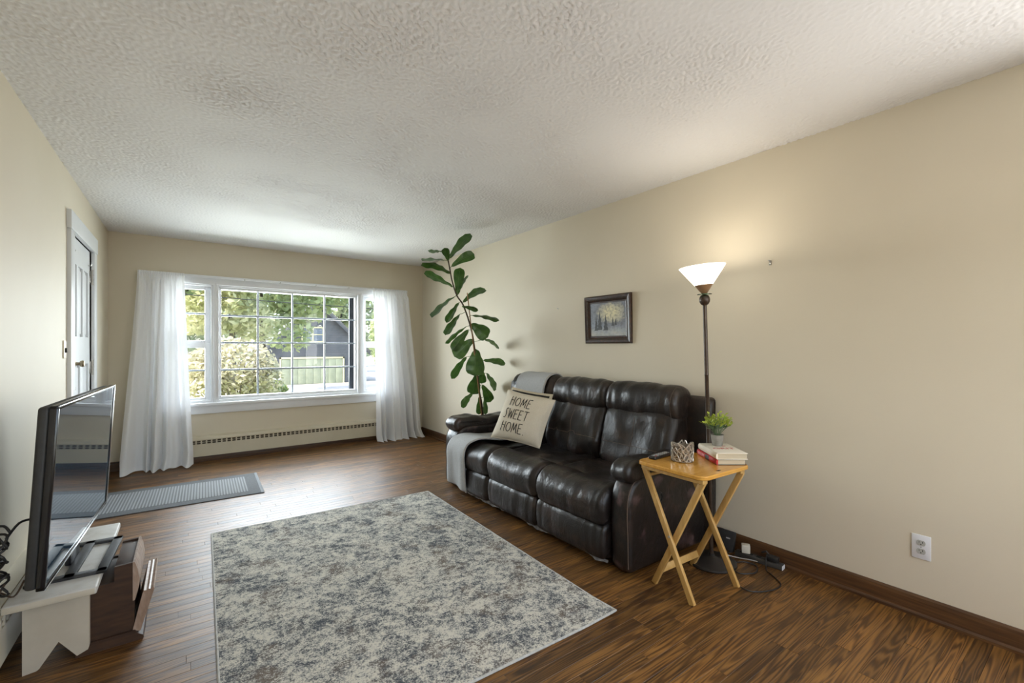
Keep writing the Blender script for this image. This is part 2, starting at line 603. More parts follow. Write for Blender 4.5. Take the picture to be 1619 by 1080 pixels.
MAT['pages'] = pmat('page_block', (.58, .50, .36), .85, col2=(.47, .40, .28), nscale=10, stretch=(1, 1, 220))
MAT['red_ink'] = pmat('red_print', (.50, .035, .02), .5, col2=(.44, .03, .018))
MAT['pink_ink'] = pmat('pale_pink_print', (.72, .33, .34), .5, col2=(.66, .29, .3))
MAT['silver'] = pmat('hammered_silver', (.62, .58, .52), .34, .85, col2=(.44, .40, .34), nscale=50, bump=.4, bscale=150)
MAT['candle_in'] = pmat('smoky_votive', (.20, .16, .12), .5, col2=(.28, .23, .17), nscale=30)
MAT['button'] = pmat('grey_button', (.40, .40, .40), .5, col2=(.5, .5, .5))
MAT['button_red'] = pmat('red_button', (.40, .05, .04), .5, col2=(.45, .06, .05))
MAT['cord'] = pmat('black_cable', (.012, .012, .013), .45, col2=(.018, .018, .018))
MAT['cord_brown'] = pmat('brown_cable', (.06, .035, .02), .5, col2=(.08, .05, .03))
MAT['cord_white'] = pmat('pale_cable', (.42, .40, .37), .5, col2=(.48, .46, .43))
MAT['adapter'] = pmat('beige_adapter', (.56, .52, .43), .45, col2=(.60, .56, .47))
MAT['strip'] = pmat('dark_power_strip', (.035, .033, .032), .45, col2=(.05, .047, .045))
MAT['shade'] = m_emit('lit_glass_shade', (1.0, .93, .80), 3.2)
MAT['shade_low'] = pmat('amber_shade_collar', (.28, .165, .085), .4, col2=(.34, .20, .105), nscale=8)
MAT['disc'] = m_glass('green_glass_disc', (.45, .62, .52), 1.0)
MAT['lamp_metal'] = pmat('bronze_lamp_metal', (.050, .034, .024), .3, .3, col2=(.075, .05, .035), nscale=30)
MAT['mat_border'] = pmat('grey_mat_border', (.115, .122, .13), .92, col2=(.155, .162, .17), nscale=90, bump=.4)
MAT['mat_fringe'] = pmat('mat_end_binding', (.32, .34, .36), .92, col2=(.26, .28, .3), nscale=90)
MAT['mat_rib'] = m_mat()
MAT['siding'] = m_siding()
MAT['shingle'] = pmat('grey_shingles', (.10, .105, .115), .9, col2=(.15, .155, .165), nscale=4)
MAT['garage'] = pmat('pale_green_door', (.24, .275, .20), .7, col2=(.30, .335, .25), nscale=1.5)
MAT['barn_trim'] = pmat('cream_barn_trim', (.58, .56, .38), .7, col2=(.52, .5, .34))
MAT['barn_glass'] = pmat('far_window_glass', (.10, .14, .20), .1, col2=(.16, .2, .27))
MAT['ground'] = m_ground()
MAT['tree_a'] = m_leaf('maple_leaves', (.24, .32, .15), (.50, .55, .29), .5, .6, .8)
MAT['tree_b'] = m_leaf('far_leaves', (.23, .30, .17), (.43, .48, .29), .5, .6, .5)
MAT['tree_c'] = m_leaf('golden_leaves', (.42, .45, .24), (.64, .63, .42), .5, .6, .8)
MAT['bush'] = m_leaf('dry_shrub_leaves', (.40, .37, .24), (.60, .56, .42), .4, .7, 4)
MAT['bush_g'] = m_leaf('green_shrub_leaves', (.14, .22, .06), (.29, .33, .13), .4, .7, 1.5)
MAT['bark'] = pmat('grey_bark', (.085, .075, .065), .9, col2=(.14, .12, .10), nscale=5, bump=.5, bscale=20)

# ------------------------------------------------------------------ the room shell
# floor: dark subfloor with oak strips laid on it, the boards running across the room
floor = struct(MB().box((XL - .1, YR - .1, -.12), (XR + .1, YB + .12, -.006)).build('floor', MAT['sub'], smooth=False))


def plank_mesh(name):
    b = MB()
    e, w, c = .0, .0283, .0008
    vs = [(0, -w, -.006), (1, -w, -.006), (1, w, -.006), (0, w, -.006),
          (0, -w, -c), (1, -w, -c), (1, w, -c), (0, w, -c),
          (.0012, -w + c, 0), (.9988, -w + c, 0), (.9988, w - c, 0), (.0012, w - c, 0)]
    fs = [(0, 1, 5, 4), (1, 2, 6, 5), (2, 3, 7, 6), (3, 0, 4, 7), (4, 5, 9, 8), (5, 6, 10, 9), (6, 7, 11, 10), (7, 4, 8, 11), (8, 9, 10, 11)]
    b.add(vs, fs)
    return b


pm = plank_mesh('floor_plank').mesh('floor_plank', MAT['floor'], smooth=False)
rest_v, rest_f, rest_r = [], [], []
pb = plank_mesh('x')
rp = random.Random(11)
rowh = .0572
nrow = int((YB - YR) / rowh) + 1
cnt = 0
for r in range(nrow):
    y = YB - .03 - r * rowh
    if y < YR + .03:
        break
    x = XL
    first = True
    while x < XR - .01:
        L = rp.uniform(.45, 1.35)
        if first:
            L *= rp.uniform(.3, 1)
            first = False
        if XR - (x + L) < .25:
            L = XR - x
        under_rug = (x > .15 and x + L < 1.66 and 1.52 < y < 3.55)
        if .72 < y < 4.35 and not under_rug and cnt < 300:
            o = bpy.data.objects.new('floor_plank', pm)
            o.parent = floor
            o.location = (x, y, 0)
            o.scale = (L - .0004, 1, 1)
            COL.objects.link(o)
            cnt += 1
        else:
            off = len(rest_v)
            rest_v += [(x + v[0] * (L - .0004), y + v[1], v[2]) for v in pb.v]
            rest_f += [tuple(i + off for i in f) for f in pb.f]
            rest_r += [rp.random()] * len(pb.f)
        x += L
me = bpy.data.meshes.new('floor_planks_joined')
me.from_pydata(rest_v, [], rest_f)
at = me.attributes.new('rnd', 'FLOAT', 'FACE')
at.data.foreach_set('value', rest_r)
me.materials.append(MAT['floor'])
o = bpy.data.objects.new('floor_plank_field', me)
o['kind'] = 'stuff'
o.parent = floor
COL.objects.link(o)

# ceiling: a slab whose underside carries a trowelled stipple as real relief
b = MB().box((XL - .1, YR - .1, H + .006), (XR + .12, YB + .2, H + .12))
gx, gy = 486, 900
ys = np.concatenate([np.linspace(YR, .2, 70, endpoint=False), np.linspace(.2, YB, gy - 70)])
rg = np.random.default_rng(5)
cell = (XR - XL) / (gx - 1)
fx = np.fft.fftfreq(gx, cell)[None, :]
fy = np.fft.fftfreq(gy, cell)[:, None]
ff = np.sqrt(fx ** 2 + fy ** 2)
band = np.exp(-((np.log(np.maximum(ff, 1e-3)) - math.log(42)) / .75) ** 2)
hh_ = np.fft.ifft2(np.fft.fft2(rg.standard_normal((gy, gx))) * band).real
hh_ /= hh_.std()
patch = np.fft.ifft2(np.fft.fft2(rg.standard_normal((gy, gx))) * np.exp(-(ff / 1.6) ** 2)).real
patch = 1 + .22 * patch / patch.std()
zz_ = H + .004 - np.clip(.0045 + .0023 * patch * np.tanh(hh_ * 1.1), 0, .009)
XX, YY = np.meshgrid(np.linspace(XL, XR, gx), ys)
co = np.stack([XX, YY, zz_], -1).reshape(-1, 3)
ii = (np.arange(gy - 1)[:, None] * gx + np.arange(gx - 1)[None, :]).reshape(-1)
quads = np.stack([ii, ii + gx, ii + gx + 1, ii + 1], -1)
o_ = len(b.v)
nb = len(b.f)
verts = np.concatenate([np.array(b.v, dtype=np.float64), co])
cme = bpy.data.meshes.new('ceiling')
loops = np.concatenate([np.array(b.f).reshape(-1), (quads + o_).reshape(-1)]).astype(np.int32)
npoly = nb + len(quads)
cme.vertices.add(len(verts))
cme.vertices.foreach_set('co', verts.astype(np.float32).reshape(-1))
cme.loops.add(len(loops))
cme.loops.foreach_set('vertex_index', loops)
cme.polygons.add(npoly)
cme.polygons.foreach_set('loop_start', np.arange(0, npoly * 4, 4, dtype=np.int32))
sm_ = np.ones(npoly, dtype=bool)
sm_[:nb] = False
cme.polygons.foreach_set('use_smooth', sm_)
cme.materials.append(MAT['ceiling'])
cme.update(calc_edges=True)
cme.validate()
co_ = bpy.data.objects.new('ceiling', cme)
COL.objects.link(co_)
struct(co_)
b = MB()
b.box((XR, YR - .1, -.12), (XR + .12, -1.38, H)).box((XR, -.02, -.12), (XR + .12, YB + .2, H))
b.box((XR, -1.38, -.12), (XR + .12, -.02, .72)).box((XR, -1.38, 2.2), (XR + .12, -.02, H))
struct(b.build('wall_right', MAT['wall'], smooth=False))
w3 = thing('added_side_window', None, None, (XR + .06, -.7, .72))  # unseen window added to go with the side fill lamp
struct(w3)
b = MB()
for y in (-1.38, -.73, -.08):
    b.rbox((XR + .03, y, .72), (XR + .09, y + .06, 2.2))
b.rbox((XR + .03, -1.38, .72), (XR + .09, -.02, .78)).rbox((XR + .03, -1.38, 2.14), (XR + .09, -.02, 2.2))
b.build('window_frame', MAT['white'], w3)
for y0, y1 in ((-1.32, -.73), (-.67, -.08)):
    MB().box((XR + .058, y0, .78), (XR + .062, y1, 2.14)).build('pane', MAT['glass'], w3)
# left wall with the front-door opening
DY0, DY1, DZ = 4.24, 5.06, 2.055
b = MB()
b.box((XL - .1, YR - .1, -.12), (XL, DY0, H)).box((XL - .1, DY1, -.12), (XL, YB + .2, H)).box((XL - .1, DY0, DZ), (XL, DY1, H))
struct(b.build('wall_left', MAT['wall'], smooth=False))
# window wall
WX0, WX1, WZ0, WZ1 = -.14, 2.30, .62, 1.985
b = MB()
b.box((XL, YB, -.12), (WX0, YB + .2, H)).box((WX1, YB, -.12), (XR, YB + .2, H))
b.box((WX0, YB, -.12), (WX1, YB + .2, WZ0)).box((WX0, YB, WZ1), (WX1, YB + .2, H))
struct(b.build('wall_back', MAT['wall'], smooth=False))
# wall behind the photographer, with a wide window added for fill light
b = MB()
b.box((XL, YR - .1, -.12), (-.25, YR, H)).box((2.45, YR - .1, -.12), (XR, YR, H))
b.box((-.25, YR - .1, -.12), (2.45, YR, .65)).box((-.25, YR - .1, 2.25), (2.45, YR, H))
struct(b.build('wall_front', MAT['wall'], smooth=False))
w2 = thing('added_rear_window', None, None, (1.1, YR, .65))
struct(w2)
b = MB()
for x in (-.25, .62, 1.52, 2.39):
    b.rbox((x, YR - .09, .65), (x + .06, YR - .03, 2.25))
b.rbox((-.25, YR - .09, .65), (2.45, YR - .03, .71)).rbox((-.25, YR - .09, 2.19), (2.45, YR - .03, 2.25))
b.build('window_frame', MAT['white'], w2)
for x0, x1 in ((-.19, .62), (.68, 1.52), (1.58, 2.39)):
    MB().box((x0, YR - .065, .71), (x1, YR - .061, 2.19)).build('pane', MAT['glass'], w2)

# baseboards with a shoe moulding
bp = [(0, 0), (.020, 0), (.020, .012), (.014, .022), (.012, .075), (.010, .090), (.004, .100), (0, .100)]
b = MB().prism([(XR - x, z) for x, z in bp], 1, YR, YB)
struct(b.build('baseboard_right', MAT['base'], smooth=False))
b = MB().prism([(YB - x, z) for x, z in bp], 0, XL, XR)
struct(b.build('baseboard_back', MAT['basex'], smooth=False))
b = MB().prism([(XL + x, z) for x, z in bp], 1, YR, 4.12).prism([(XL + x, z) for x, z in bp], 1, 5.2, YB)
struct(b.build('baseboard_left', MAT['base'], smooth=False))

# ------------------------------------------------------------------ front window
win = thing('window_1', None, None, (1.08, YB, WZ0))
struct(win)
G = 6.12


def frame_rect(b, x0, x1, z0, z1, w, y0, y1, r=.004):
    b.rbox((x0, y0, z0), (x0 + w, y1, z1), r).rbox((x1 - w, y0, z0), (x1, y1, z1), r)
    b.rbox((x0 + w, y0, z0), (x1 - w, y1, z0 + w), r).rbox((x0 + w, y0, z1 - w), (x1 - w, y1, z1), r)
    return b


b = MB()
b.rbox((-.23, YB - .022, WZ0 + .02), (-.14, YB, 2.045)).rbox((2.30, YB - .022, WZ0 + .02), (2.39, YB, 2.045))
b.rbox((-.23, YB - .024, 1.965), (2.39, YB, 2.045))
b.rbox((-.25, YB - .034, 2.04), (2.41, YB, 2.062))
b.build('window_casing', MAT['white'], win)
b = MB().rbox((-.27, YB - .055, WZ0 - .008), (2.43, YB + .07, WZ0 + .026), .006)
b.build('window_sill', MAT['white'], win)
MB().rbox((-.23, YB - .02, WZ0 - .095), (2.39, YB, WZ0 - .008), .004).build('window_apron', MAT['white'], win)
b = MB()
frame_rect(b, WX0, WX1, WZ0 + .02, WZ1, .035, YB + .0, YB + .16, .003)
for x in (.232, 1.858):
    b.rbox((x, YB - .018, WZ0 + .02), (x + .075, YB + .16, WZ1), .005)
    b.rbox((x + .022, YB - .026, WZ0 + .02), (x + .053, YB, WZ1), .005)
b.build('window_jamb', MAT['white'], win)
# centre picture sash
sash = MB()
frame_rect(sash, .300, 1.866, WZ0 + .026, 1.955, .030, G - .035, G + .03)
sash.rbox((.30, G - .04, WZ0 + .026), (1.866, G + .03, WZ0 + .085), .004)
sash = sash.build('window_sash', MAT['white'], win)
XS, ZS = [.330, .700, 1.076, 1.456, 1.836], [.700, 1.004, 1.316, 1.628, 1.928]
for x in XS[1:-1]:
    MB().rbox((x - .009, G - .018, ZS[0]), (x + .009, G + .012, ZS[-1]), .004).build('muntin', MAT['vinyl'], sash)
for z in ZS[1:-1]:
    MB().rbox((XS[0], G - .02, z - .010), (XS[-1], G + .010, z + .010), .004).build('muntin', MAT['vinyl'], sash)
for i in range(4):
    for j in range(4):
        MB().box((XS[i], G + .001, ZS[j]), (XS[i + 1], G + .004, ZS[j + 1])).build('pane', MAT['glass'], sash, smooth=False)
b = MB()
frame_rect(b, .30, 1.866, WZ0 + .03, 1.96, .034, G + .05, G + .085)
b.rbox((1.785, G + .05, WZ0 + .03), (1.84, G + .085, 1.96), .003)  # extra near-black strip: shadow of the outer jamb put into the colour
b.build('storm_frame_jamb_shade', MAT['screen_frame'], win)
# side double-hung sashes
for x0, x1 in ((-.105, .232), (1.933, 2.265)):
    s = MB()
    frame_rect(s, x0, x1, WZ0 + .026, 1.312, .055, G - .03, G + .0)
    frame_rect(s, x0, x1, 1.285, 1.965, .055, G - .002, G + .03)
    s = s.build('side_sash', MAT['white'], win)
    for z in (1.005, 1.64):
        MB().rbox((x0 + .05, G - .012, z - .009), (x1 - .05, G + .010, z + .009), .003).build('muntin', MAT['vinyl'], s)
    for z0, z1 in ((WZ0 + .08, 1.005), (1.005, 1.26), (1.34, 1.64), (1.64, 1.915)):
        MB().box((x0 + .05, G - .002, z0), (x1 - .05, G + .001, z1)).build('pane', MAT['glass'], s, smooth=False)

# curtain rod with little hooks
rod = thing('curtain_rod', 'flat white curtain rod running along the top of the front window', 'curtain rod', (1.08, YB - .06, 2.05))
b = MB()
b.rbox((-.385, YB - .090, 2.030), (2.525, YB - .078, 2.056), .004)
b.rbox((-.385, YB - .085, 2.030), (-.375, YB, 2.056), .003).rbox((2.515, YB - .085, 2.030), (2.525, YB, 2.056), .003)
b.build('rail', MAT['white'], rod)
for x in (.55, .92, 1.32, 1.72):
    MB().rbox((x - .004, YB - .094, 2.03), (x + .004, YB - .025, 2.042), .002).build('bracket', MAT['steel'], rod)


# curtains
def curtain(name, label, xt0, xt1, xb0, xb1, n, seed):
    nz = 60
    ny = 200
    ph = seed * 1.7

    def fn(s, t):
        z = 2.060 * (1 - t)
        e = t ** 1.15
        x0 = xt0 + (xb0 - xt0) * e
        x1 = xt1 + (xb1 - xt1) * e
        nn = noise.noise(Vector((s * 4 + seed, t * 1.2, seed)))
        warp = s + .045 * math.sin(2 * math.pi * 1.7 * s + ph) * (.5 + t) + .018 * math.sin(2 * math.pi * 4.1 * s + 2 * ph)
        x = x0 + (x1 - x0) * s + .012 * nn * t
        fine = math.sin(2 * math.pi * n * 2.2 * s + ph) * (1 - t) ** 3 * .009
        a = .012 + .042 * min(1, t * 1.3)
        fold = math.sin(2 * math.pi * n * warp + ph + 1.2 * nn * t) * a
        fold += .5 * a * math.sin(2 * math.pi * n * .5 * warp + 2.1 * ph)
        y = YB - .098 - .075 * min(1, t * 1.6) + fold + fine
        if t < .035:                      # gathered heading on the rail
            y = YB - .088 + .006 * math.sin(2 * math.pi * n * 4 * s)
        k = max(0, (t - .94) / .06)
        y -= .05 * k * k + .03 * k * math.sin(2 * math.pi * n * warp)   # hem kicks out on the floor
        x += .02 * k * math.sin(5 * s + seed)
        z = max(.004 + .004 * (1 + math.sin(9 * s)), z)
        return (x, min(y, YB - .084 if z > .5 else YB - .08), z)

    b = MB().grid(fn, ny, nz)
    o = b.build(name, MAT['curtain'], smooth='all')
    return tag(o, label, 'curtain', 'sheer curtains of the front window')


curtain('curtain', 'sheer white floor-length curtain left of the window, beside the front door corner', -.395, -.01, -.535, .075, 5, 1)
curtain('curtain', 'sheer white floor-length curtain right of the window, behind the tall fig plant', 2.03, 2.52, 2.05, 2.69, 5, 2.6)


# baseboard heaters
def heater(name, label, along, a0, a1, back, sgn, cat='heater'):
    """along: 0 runs in x, 1 runs in y; back: wall coordinate; sgn: direction into the room"""
    def Q(prof):
        return [(back + sgn * d, z) for d, z in prof]
    ax = 0 if along == 0 else 1
    loc = ((a0 + a1) / 2, back, 0) if along == 0 else (back, (a0 + a1) / 2, 0)
    h = thing(name, label, cat, loc)
    MB().prism(Q([(.0, .245), (.068, .238), (.072, .246), (.060, .272), (.0, .285)]), ax, a0, a1).build('top_cover', MAT['heater'], h, smooth=False)
    MB().prism(Q([(.060, .065), (.070, .065), (.070, .200), (.060, .200)]), ax, a0, a1).build('front_panel', MAT['heater'], h, smooth=False)
    MB().prism(Q([(.0, .06), (.045, .06), (.045, .24), (.0, .24)]), ax, a0, a1).build('recess', MAT['black_gap'], h, smooth=False)
    g = MB()
    n = int((a1 - a0) / .047)
    for i in range(n + 1):
        c = a0 + .012 + i * .047
        if along == 0:
            g.box((c, back + sgn * .070, .198), (c + .014, back + sgn * .061, .2405))
        else:
            g.box((back + sgn * .061, c, .198), (back + sgn * .070, c + .014, .2405))
    if along == 0:
        g.box((a0, back + sgn * .067, .217), (a1, back + sgn * .063, .221))
    else:
        g.box((back + sgn * .063, a0, .217), (back + sgn * .067, a1, .221))
    g = g.build('grille', MAT['heater'], h, smooth=False)
    g['kind'] = 'stuff'
    for c in (a0, a1 - .006):
        MB().prism(Q([(.0, .05), (.072, .05), (.074, .246), (.060, .274), (.0, .287)]), ax, c, c + .006).build('end_cap', MAT['heater'], h, smooth=False)
    return h


heater('baseboard_heater', 'cream baseboard heater with square vents under the front window', 0, -.30, 2.42, YB, -1)
heater('baseboard_heater', 'cream baseboard heater on the left wall behind the television bench', 1, .6, 3.55, XL, 1)

# ------------------------------------------------------------------ front door on the left wall
door = thing('door_1', None, None, (XL, (DY0 + DY1) / 2, 0))
struct(door)
b = MB()
b.rbox((XL - .02, DY0 - .125, 0), (XL + .022, DY0, DZ), .004).rbox((XL - .02, DY1, 0), (XL + .022, DY1 + .125, DZ), .004)
b.rbox((XL - .02, DY0 - .140, DZ), (XL + .026, DY1 + .135, DZ + .125), .004)
b.build('door_casing', MAT['door'], door)
xs0, xs1, xs2 = XL - .05, XL - .022, XL - .008
b = MB()
ups = [(4.335, 4.505), (4.565, 4.735), (4.795, 4.965)]
lows = [(4.335, 4.62), (4.68, 4.965)]
UZ0, UZ1, LZ0, LZ1 = 1.345, 1.865, .25, 1.135
b.box((xs0, DY0 + .003, .01), (xs1, DY1 - .003, DZ - .004))
b.box((xs1, DY0 + .003, .01), (xs2, 4.335, DZ - .004)).box((xs1, 4.965, .01), (xs2, DY1 - .003, DZ - .004))
b.box((xs1, 4.335, .01), (xs2, 4.965, LZ0)).box((xs1, 4.335, LZ1), (xs2, 4.965, UZ0)).box((xs1, 4.335, UZ1), (xs2, 4.965, DZ - .004))
b.box((xs1, 4.505, UZ0), (xs2, 4.565, UZ1)).box((xs1, 4.735, UZ0), (xs2, 4.795, UZ1)).box((xs1, 4.62, LZ0), (xs2, 4.68, LZ1))
b.build('door_slab', MAT['door'], door, smooth=False)
for (y0, y1), z0, z1 in [(u, UZ0, UZ1) for u in ups] + [(l, LZ0, LZ1) for l in lows]:
    bb = MB()
    bb.rbox((xs1 - .001, y0 + .02, z0 + .02), (xs1 + .007, y1 - .02, z1 - .02), .006)
    bb.build('door_panel', MAT['door'], door)
for z in (1.845, 1.10, .25):
    b = MB().tube([(XL + .004, DY1 + .004, z - .055), (XL + .004, DY1 + .004, z + .055)], .009, 10)
    for k in (-.058, -.02, .02, .058):
        b.tube([(XL + .004, DY1 + .004, z + k - .004), (XL + .004, DY1 + .004, z + k + .004)], .011, 10)
    b.rbox((XL - .008, DY1 - .035, z - .05), (XL - .003, DY1, z + .05), .002)
    b.build('hinge', MAT['steel'], door)


def lathe_x(b, prof, c, n=20):
    """lathe round an axis running along +x from c"""
    st = len(b.v)
    b.lathe(prof, n)
    M = Matrix.Translation(c) @ Matrix.Rotation(R(90), 4, 'Y')
    return b.xform(M, st)


k = MB()
lathe_x(k, [(.034, 0), (.034, .006), (.026, .014), (.012, .018), (.010, .035), (.020, .040), (.024, .052), (.019, .062), (0.001, .064)], (XL - .008, 4.345, 1.150))
k.build('deadbolt_knob', MAT['brass'], door)
k = MB()
lathe_x(k, [(.020, 0), (.020, .005), (.014, .010), (.012, .016), (.001, .017)], (XL - .008, 4.345, .975))
k.build('keyhole', MAT['steel'], door)
k = MB()
lathe_x(k, [(.030, 0), (.030, .006), (.013, .012), (.012, .030), (.024, .040), (.028, .055), (.022, .068), (0.001, .072)], (XL - .008, 4.345, .860))
k.build('door_knob', MAT['brass'], door)
for y in (4.31, 4.985):
    MB().tube([(XL - .008, y, 1.93), (XL + .008, y, 1.93), (XL + .012, y, 1.945)], .004, 6).build('hook', MAT['steel'], door)

sw = thing('light_switch', 'ivory switch plate on the left wall next to the door', 'light switch', (XL, 4.02, 1.25))
MB().rbox((XL, 3.985, 1.195), (XL + .007, 4.056, 1.31), .003).build('plate', MAT['ivory'], sw)
MB().rbox((XL + .005, 4.012, 1.232), (XL + .016, 4.024, 1.262), .002).build('toggle', MAT['dark_hole'], sw)
for z in (1.215, 1.29):
    MB().rbox((XL + .006, 4.017, z - .004), (XL + .0085, 4.025, z + .004), .001).build('screw', MAT['steel'], sw)

# ------------------------------------------------------------------ sofa
sofa = thing('reclining_sofa', 'dark brown leather three-seat reclining sofa against the right wall', 'sofa', (2.35, 2.68, 0))


def resample(prof, n):
    P = catmull([Vector((x, z, 0)) for x, z in prof], 12, True)
    L = [0]
    for i in range(len(P)):
        L.append(L[-1] + (P[(i + 1) % len(P)] - P[i]).length)
    out = []
    j = 0
    for k in range(n):
        d = L[-1] * k / n
        while L[j + 1] < d:
            j += 1
        f = (d - L[j]) / max(1e-9, L[j + 1] - L[j])
        out.append(P[j].lerp(P[(j + 1) % len(P)], f))
    return out


def puff(prof, y0, y1, r=.03, n=64, ny=44, crown=0., wr=0., wf=(9, 9), sag=0., seed=0., gather=0., sagx=0., streak=0.):
    """stuffed cushion: closed (x,z) profile swept along y with rounded ends and creases"""
    P = resample(prof, n)
    area_ = sum(P[i].x * P[(i + 1) % n].y - P[(i + 1) % n].x * P[i].y for i in range(n))
    sg = 1 if area_ > 0 else -1
    N = []
    for i in range(n):
        t = (P[(i + 1) % n] - P[i - 1]).normalized()
        N.append(Vector((t.y, -t.x, 0)) * sg)
    vs, rings = [], []
    for k in range(ny + 1):
        s = .5 - .5 * math.cos(math.pi * k / ny)
        y = y0 + (y1 - y0) * s
        d = min(y - y0, y1 - y)
        ins = 0 if d >= r else r - math.sqrt(max(0, r * r - (r - d) ** 2))
        q = 1 - (2 * s - 1) ** 2
        ring = []
        for i in range(n):
            p, nn = P[i], N[i]
            o = -ins + crown * q
            if wr:
                o += wr * noise.noise(Vector((p.x * wf[0] + seed, y * wf[1], p.y * wf[0])))
            if streak:                     # narrow pull creases running round the cushion
                c_ = noise.noise(Vector((y * 34 + seed * 3, i * .035, seed)))
                o -= streak * max(0, c_ - .05)
            if gather:
                o += gather * math.sin(i * 2.1 + seed) * math.exp(-d / .035)
            up = max(0, nn.y)
            ring.append((p.x + nn.x * o + sagx * q * max(0, -nn.x), y, p.y + nn.y * o - sag * q * up))
        rings.append(ring)
        vs += ring
    fs = []
    for k in range(ny):
        for i in range(n):
            i2 = (i + 1) % n
            f = (k * n + i, k * n + i2, (k + 1) * n + i2, (k + 1) * n + i)
            fs.append(f if sg < 0 else f[::-1])
    b = MB()
    b.add(vs, fs)
    for k in (0, ny):
        c = Vector((sum(p[0] for p in rings[k]) / n, rings[k][0][1], sum(p[2] for p in rings[k]) / n))
        o = len(b.v)
        b.v.append(tuple(c))
        b.v += [tuple(p) for p in rings[k]]
        for i in range(n):
            f = (o + 1 + i, o + 1 + (i + 1) % n, o)
            b.f.append(f if (k == 0) == (sg > 0) else f[::-1])
            b.m.append(0)
    return b, rings


BOL = [(1.935, .245), (1.897, .29), (1.884, .345), (1.897, .405), (1.94, .452), (2.0, .474), (2.07, .470), (2.13, .448), (2.16, .40), (2.15, .25)]
PAD = [(2.08, .28), (2.08, .405), (2.13, .446), (2.25, .455), (2.42, .45), (2.58, .44), (2.62, .36), (2.60, .27)]
FOOT = [(1.94, .055), (1.905, .075), (1.894, .145), (1.898, .205), (1.915, .245), (1.97, .262), (2.09, .255), (2.10, .06)]
BACK = [(2.53, .40), (2.485, .44), (2.470, .52), (2.492, .62), (2.525, .72), (2.565, .81), (2.64, .84), (2.72, .80), (2.735, .60), (2.73, .40)]
HEAD = [(2.625, .775), (2.572, .795), (2.548, .85), (2.548, .915), (2.575, .972), (2.625, 1.004), (2.685, 1.008), (2.74, .975), (2.765, .90), (2.755, .80), (2.70, .77)]
ARM = [(1.985, .022), (1.966, .06), (1.963, .20), (1.962, .38), (1.978, .47), (2.03, .525), (2.12, .54), (2.5, .54), (2.70, .54), (2.72, .50), (2.72, .25), (2.72, .05), (2.70, .022), (2.5, .02), (2.25, .02), (2.05, .02)]
PADA = [(2.02, .505), (1.972, .525), (1.958, .560), (1.975, .600), (2.03, .625), (2.15, .622), (2.35, .606), (2.55, .612), (2.60, .585), (2.60, .515), (2.3, .505)]
seats = [(1.735, 2.345), (2.345, 2.945), (2.945, 3.545)]
MB().rbox((2.0, 1.64, .035), (2.70, 3.70, .30), .02).build('base_frame', MAT['leather'], sofa)
for i, (a, c) in enumerate(seats):
    b, _ = puff(FOOT, a + .004, c - .004, .03, crown=.008, wr=.006, wf=(6, 9), seed=i * 3.1, streak=.008, gather=.001)
    b.build('footrest_panel', MAT['leather'], sofa, smooth='all')
    b, _ = puff(PAD, a + .003, c - .003, .04, crown=.0, wr=.012, wf=(7, 7), sag=.018, seed=i * 5.3 + 1)
    b.build('seat_cushion', MAT['leather'], sofa, smooth='all')
    b, _ = puff(BOL, a + .002, c - .002, .045, crown=.010, wr=.007, wf=(6, 9), sag=.026, seed=i * 7.7 + 2, streak=.009, gather=.0015)
    b.build('seat_bolster', MAT['leather'], sofa, smooth='all')
    b, brings = puff(BACK, a + .002 - .02, c - .002 - .02, .05, crown=.012, wr=.022, wf=(7, 8), seed=i * 9.1 + 3, streak=.007, gather=.002)
    bk = b.build('backrest', MAT['leather'], sofa, smooth='all')
    def front(ring, z):
        return min((q for q in ring if q[0] < 2.60), key=lambda q: abs(q[2] - z))
    MB().tube([Vector(front(rg_, .595)) - Vector((.0002, 0, 0)) for rg_ in brings[6:-6]], .0016, 5, 2).build('seam', MAT['seam'], bk)
    mid_ = brings[22]
    MB().tube([Vector(front(mid_, .44 + .028 * q)) - Vector((.0002, 0, 0)) for q in range(13)], .0016, 5, 2).build('seam', MAT['seam'], bk)
    b, rings = puff(HEAD, a - .02, c - .02, .05, crown=.006 if i < 2 else .014, wr=.010, wf=(8, 12), seed=i * 11.3 + 4, streak=.009, gather=.002)
    hd = b.build('headrest', MAT['leather'], sofa, smooth='all')
    ring = rings[7] if i == 0 else rings[-8]
    MB().tube([ring[q % 64] for q in range(2, 40)], .0014, 5).build('seam', MAT['seam'], hd)
# sewn cross on the nearest backrest
for ya, yb, seed in ((1.600, 1.738, 5.0), (3.542, 3.745, 8.0)):
    b, rings = puff(ARM, ya, yb, .022, crown=.010, wr=.008, wf=(5, 5), seed=seed, ny=30, n=80)
    arm = b.build('arm', MAT['leather_scuffed'], sofa, smooth='all')
    k_ = 6 if seed == 5.0 else 24
    MB().tube([Vector(p) + Vector((-.001, 0, 0)) for p in rings[k_][1:24]], .0022, 6).build('piping', MAT['seam'], arm)
    b, _ = puff(PADA, ya + .006, yb + (.02 if seed == 5.0 else 0) - (0 if seed == 5.0 else -.0), .035, crown=.006, wr=.014, wf=(9, 11), seed=seed + 2, gather=.002)
    b.build('arm_pad', MAT['leather'], sofa, smooth='all')
WING = [(2.70, .08), (2.69, .5), (2.695, .86), (2.715, .925), (2.745, .935), (2.768, .91), (2.772, .5), (2.77, .08)]
b, _ = puff(WING, 1.555, 3.735, .03, crown=.0, wr=.004, wf=(4, 4))
b.build('back_panel', MAT['leather'], sofa, smooth='all')
# recliner release cup on the near arm
b = MB()
st = 0
b.lathe([(.032, 0), (.034, .004), (.030, .009), (.024, .009), (.022, .003), (.004, .002)], 28)
b.xform(Matrix.Translation((2.21, 1.594, .40)) @ Matrix.Rotation(R(90), 4, 'X'))
b.build('recliner_pull', MAT['black_plastic'], sofa)
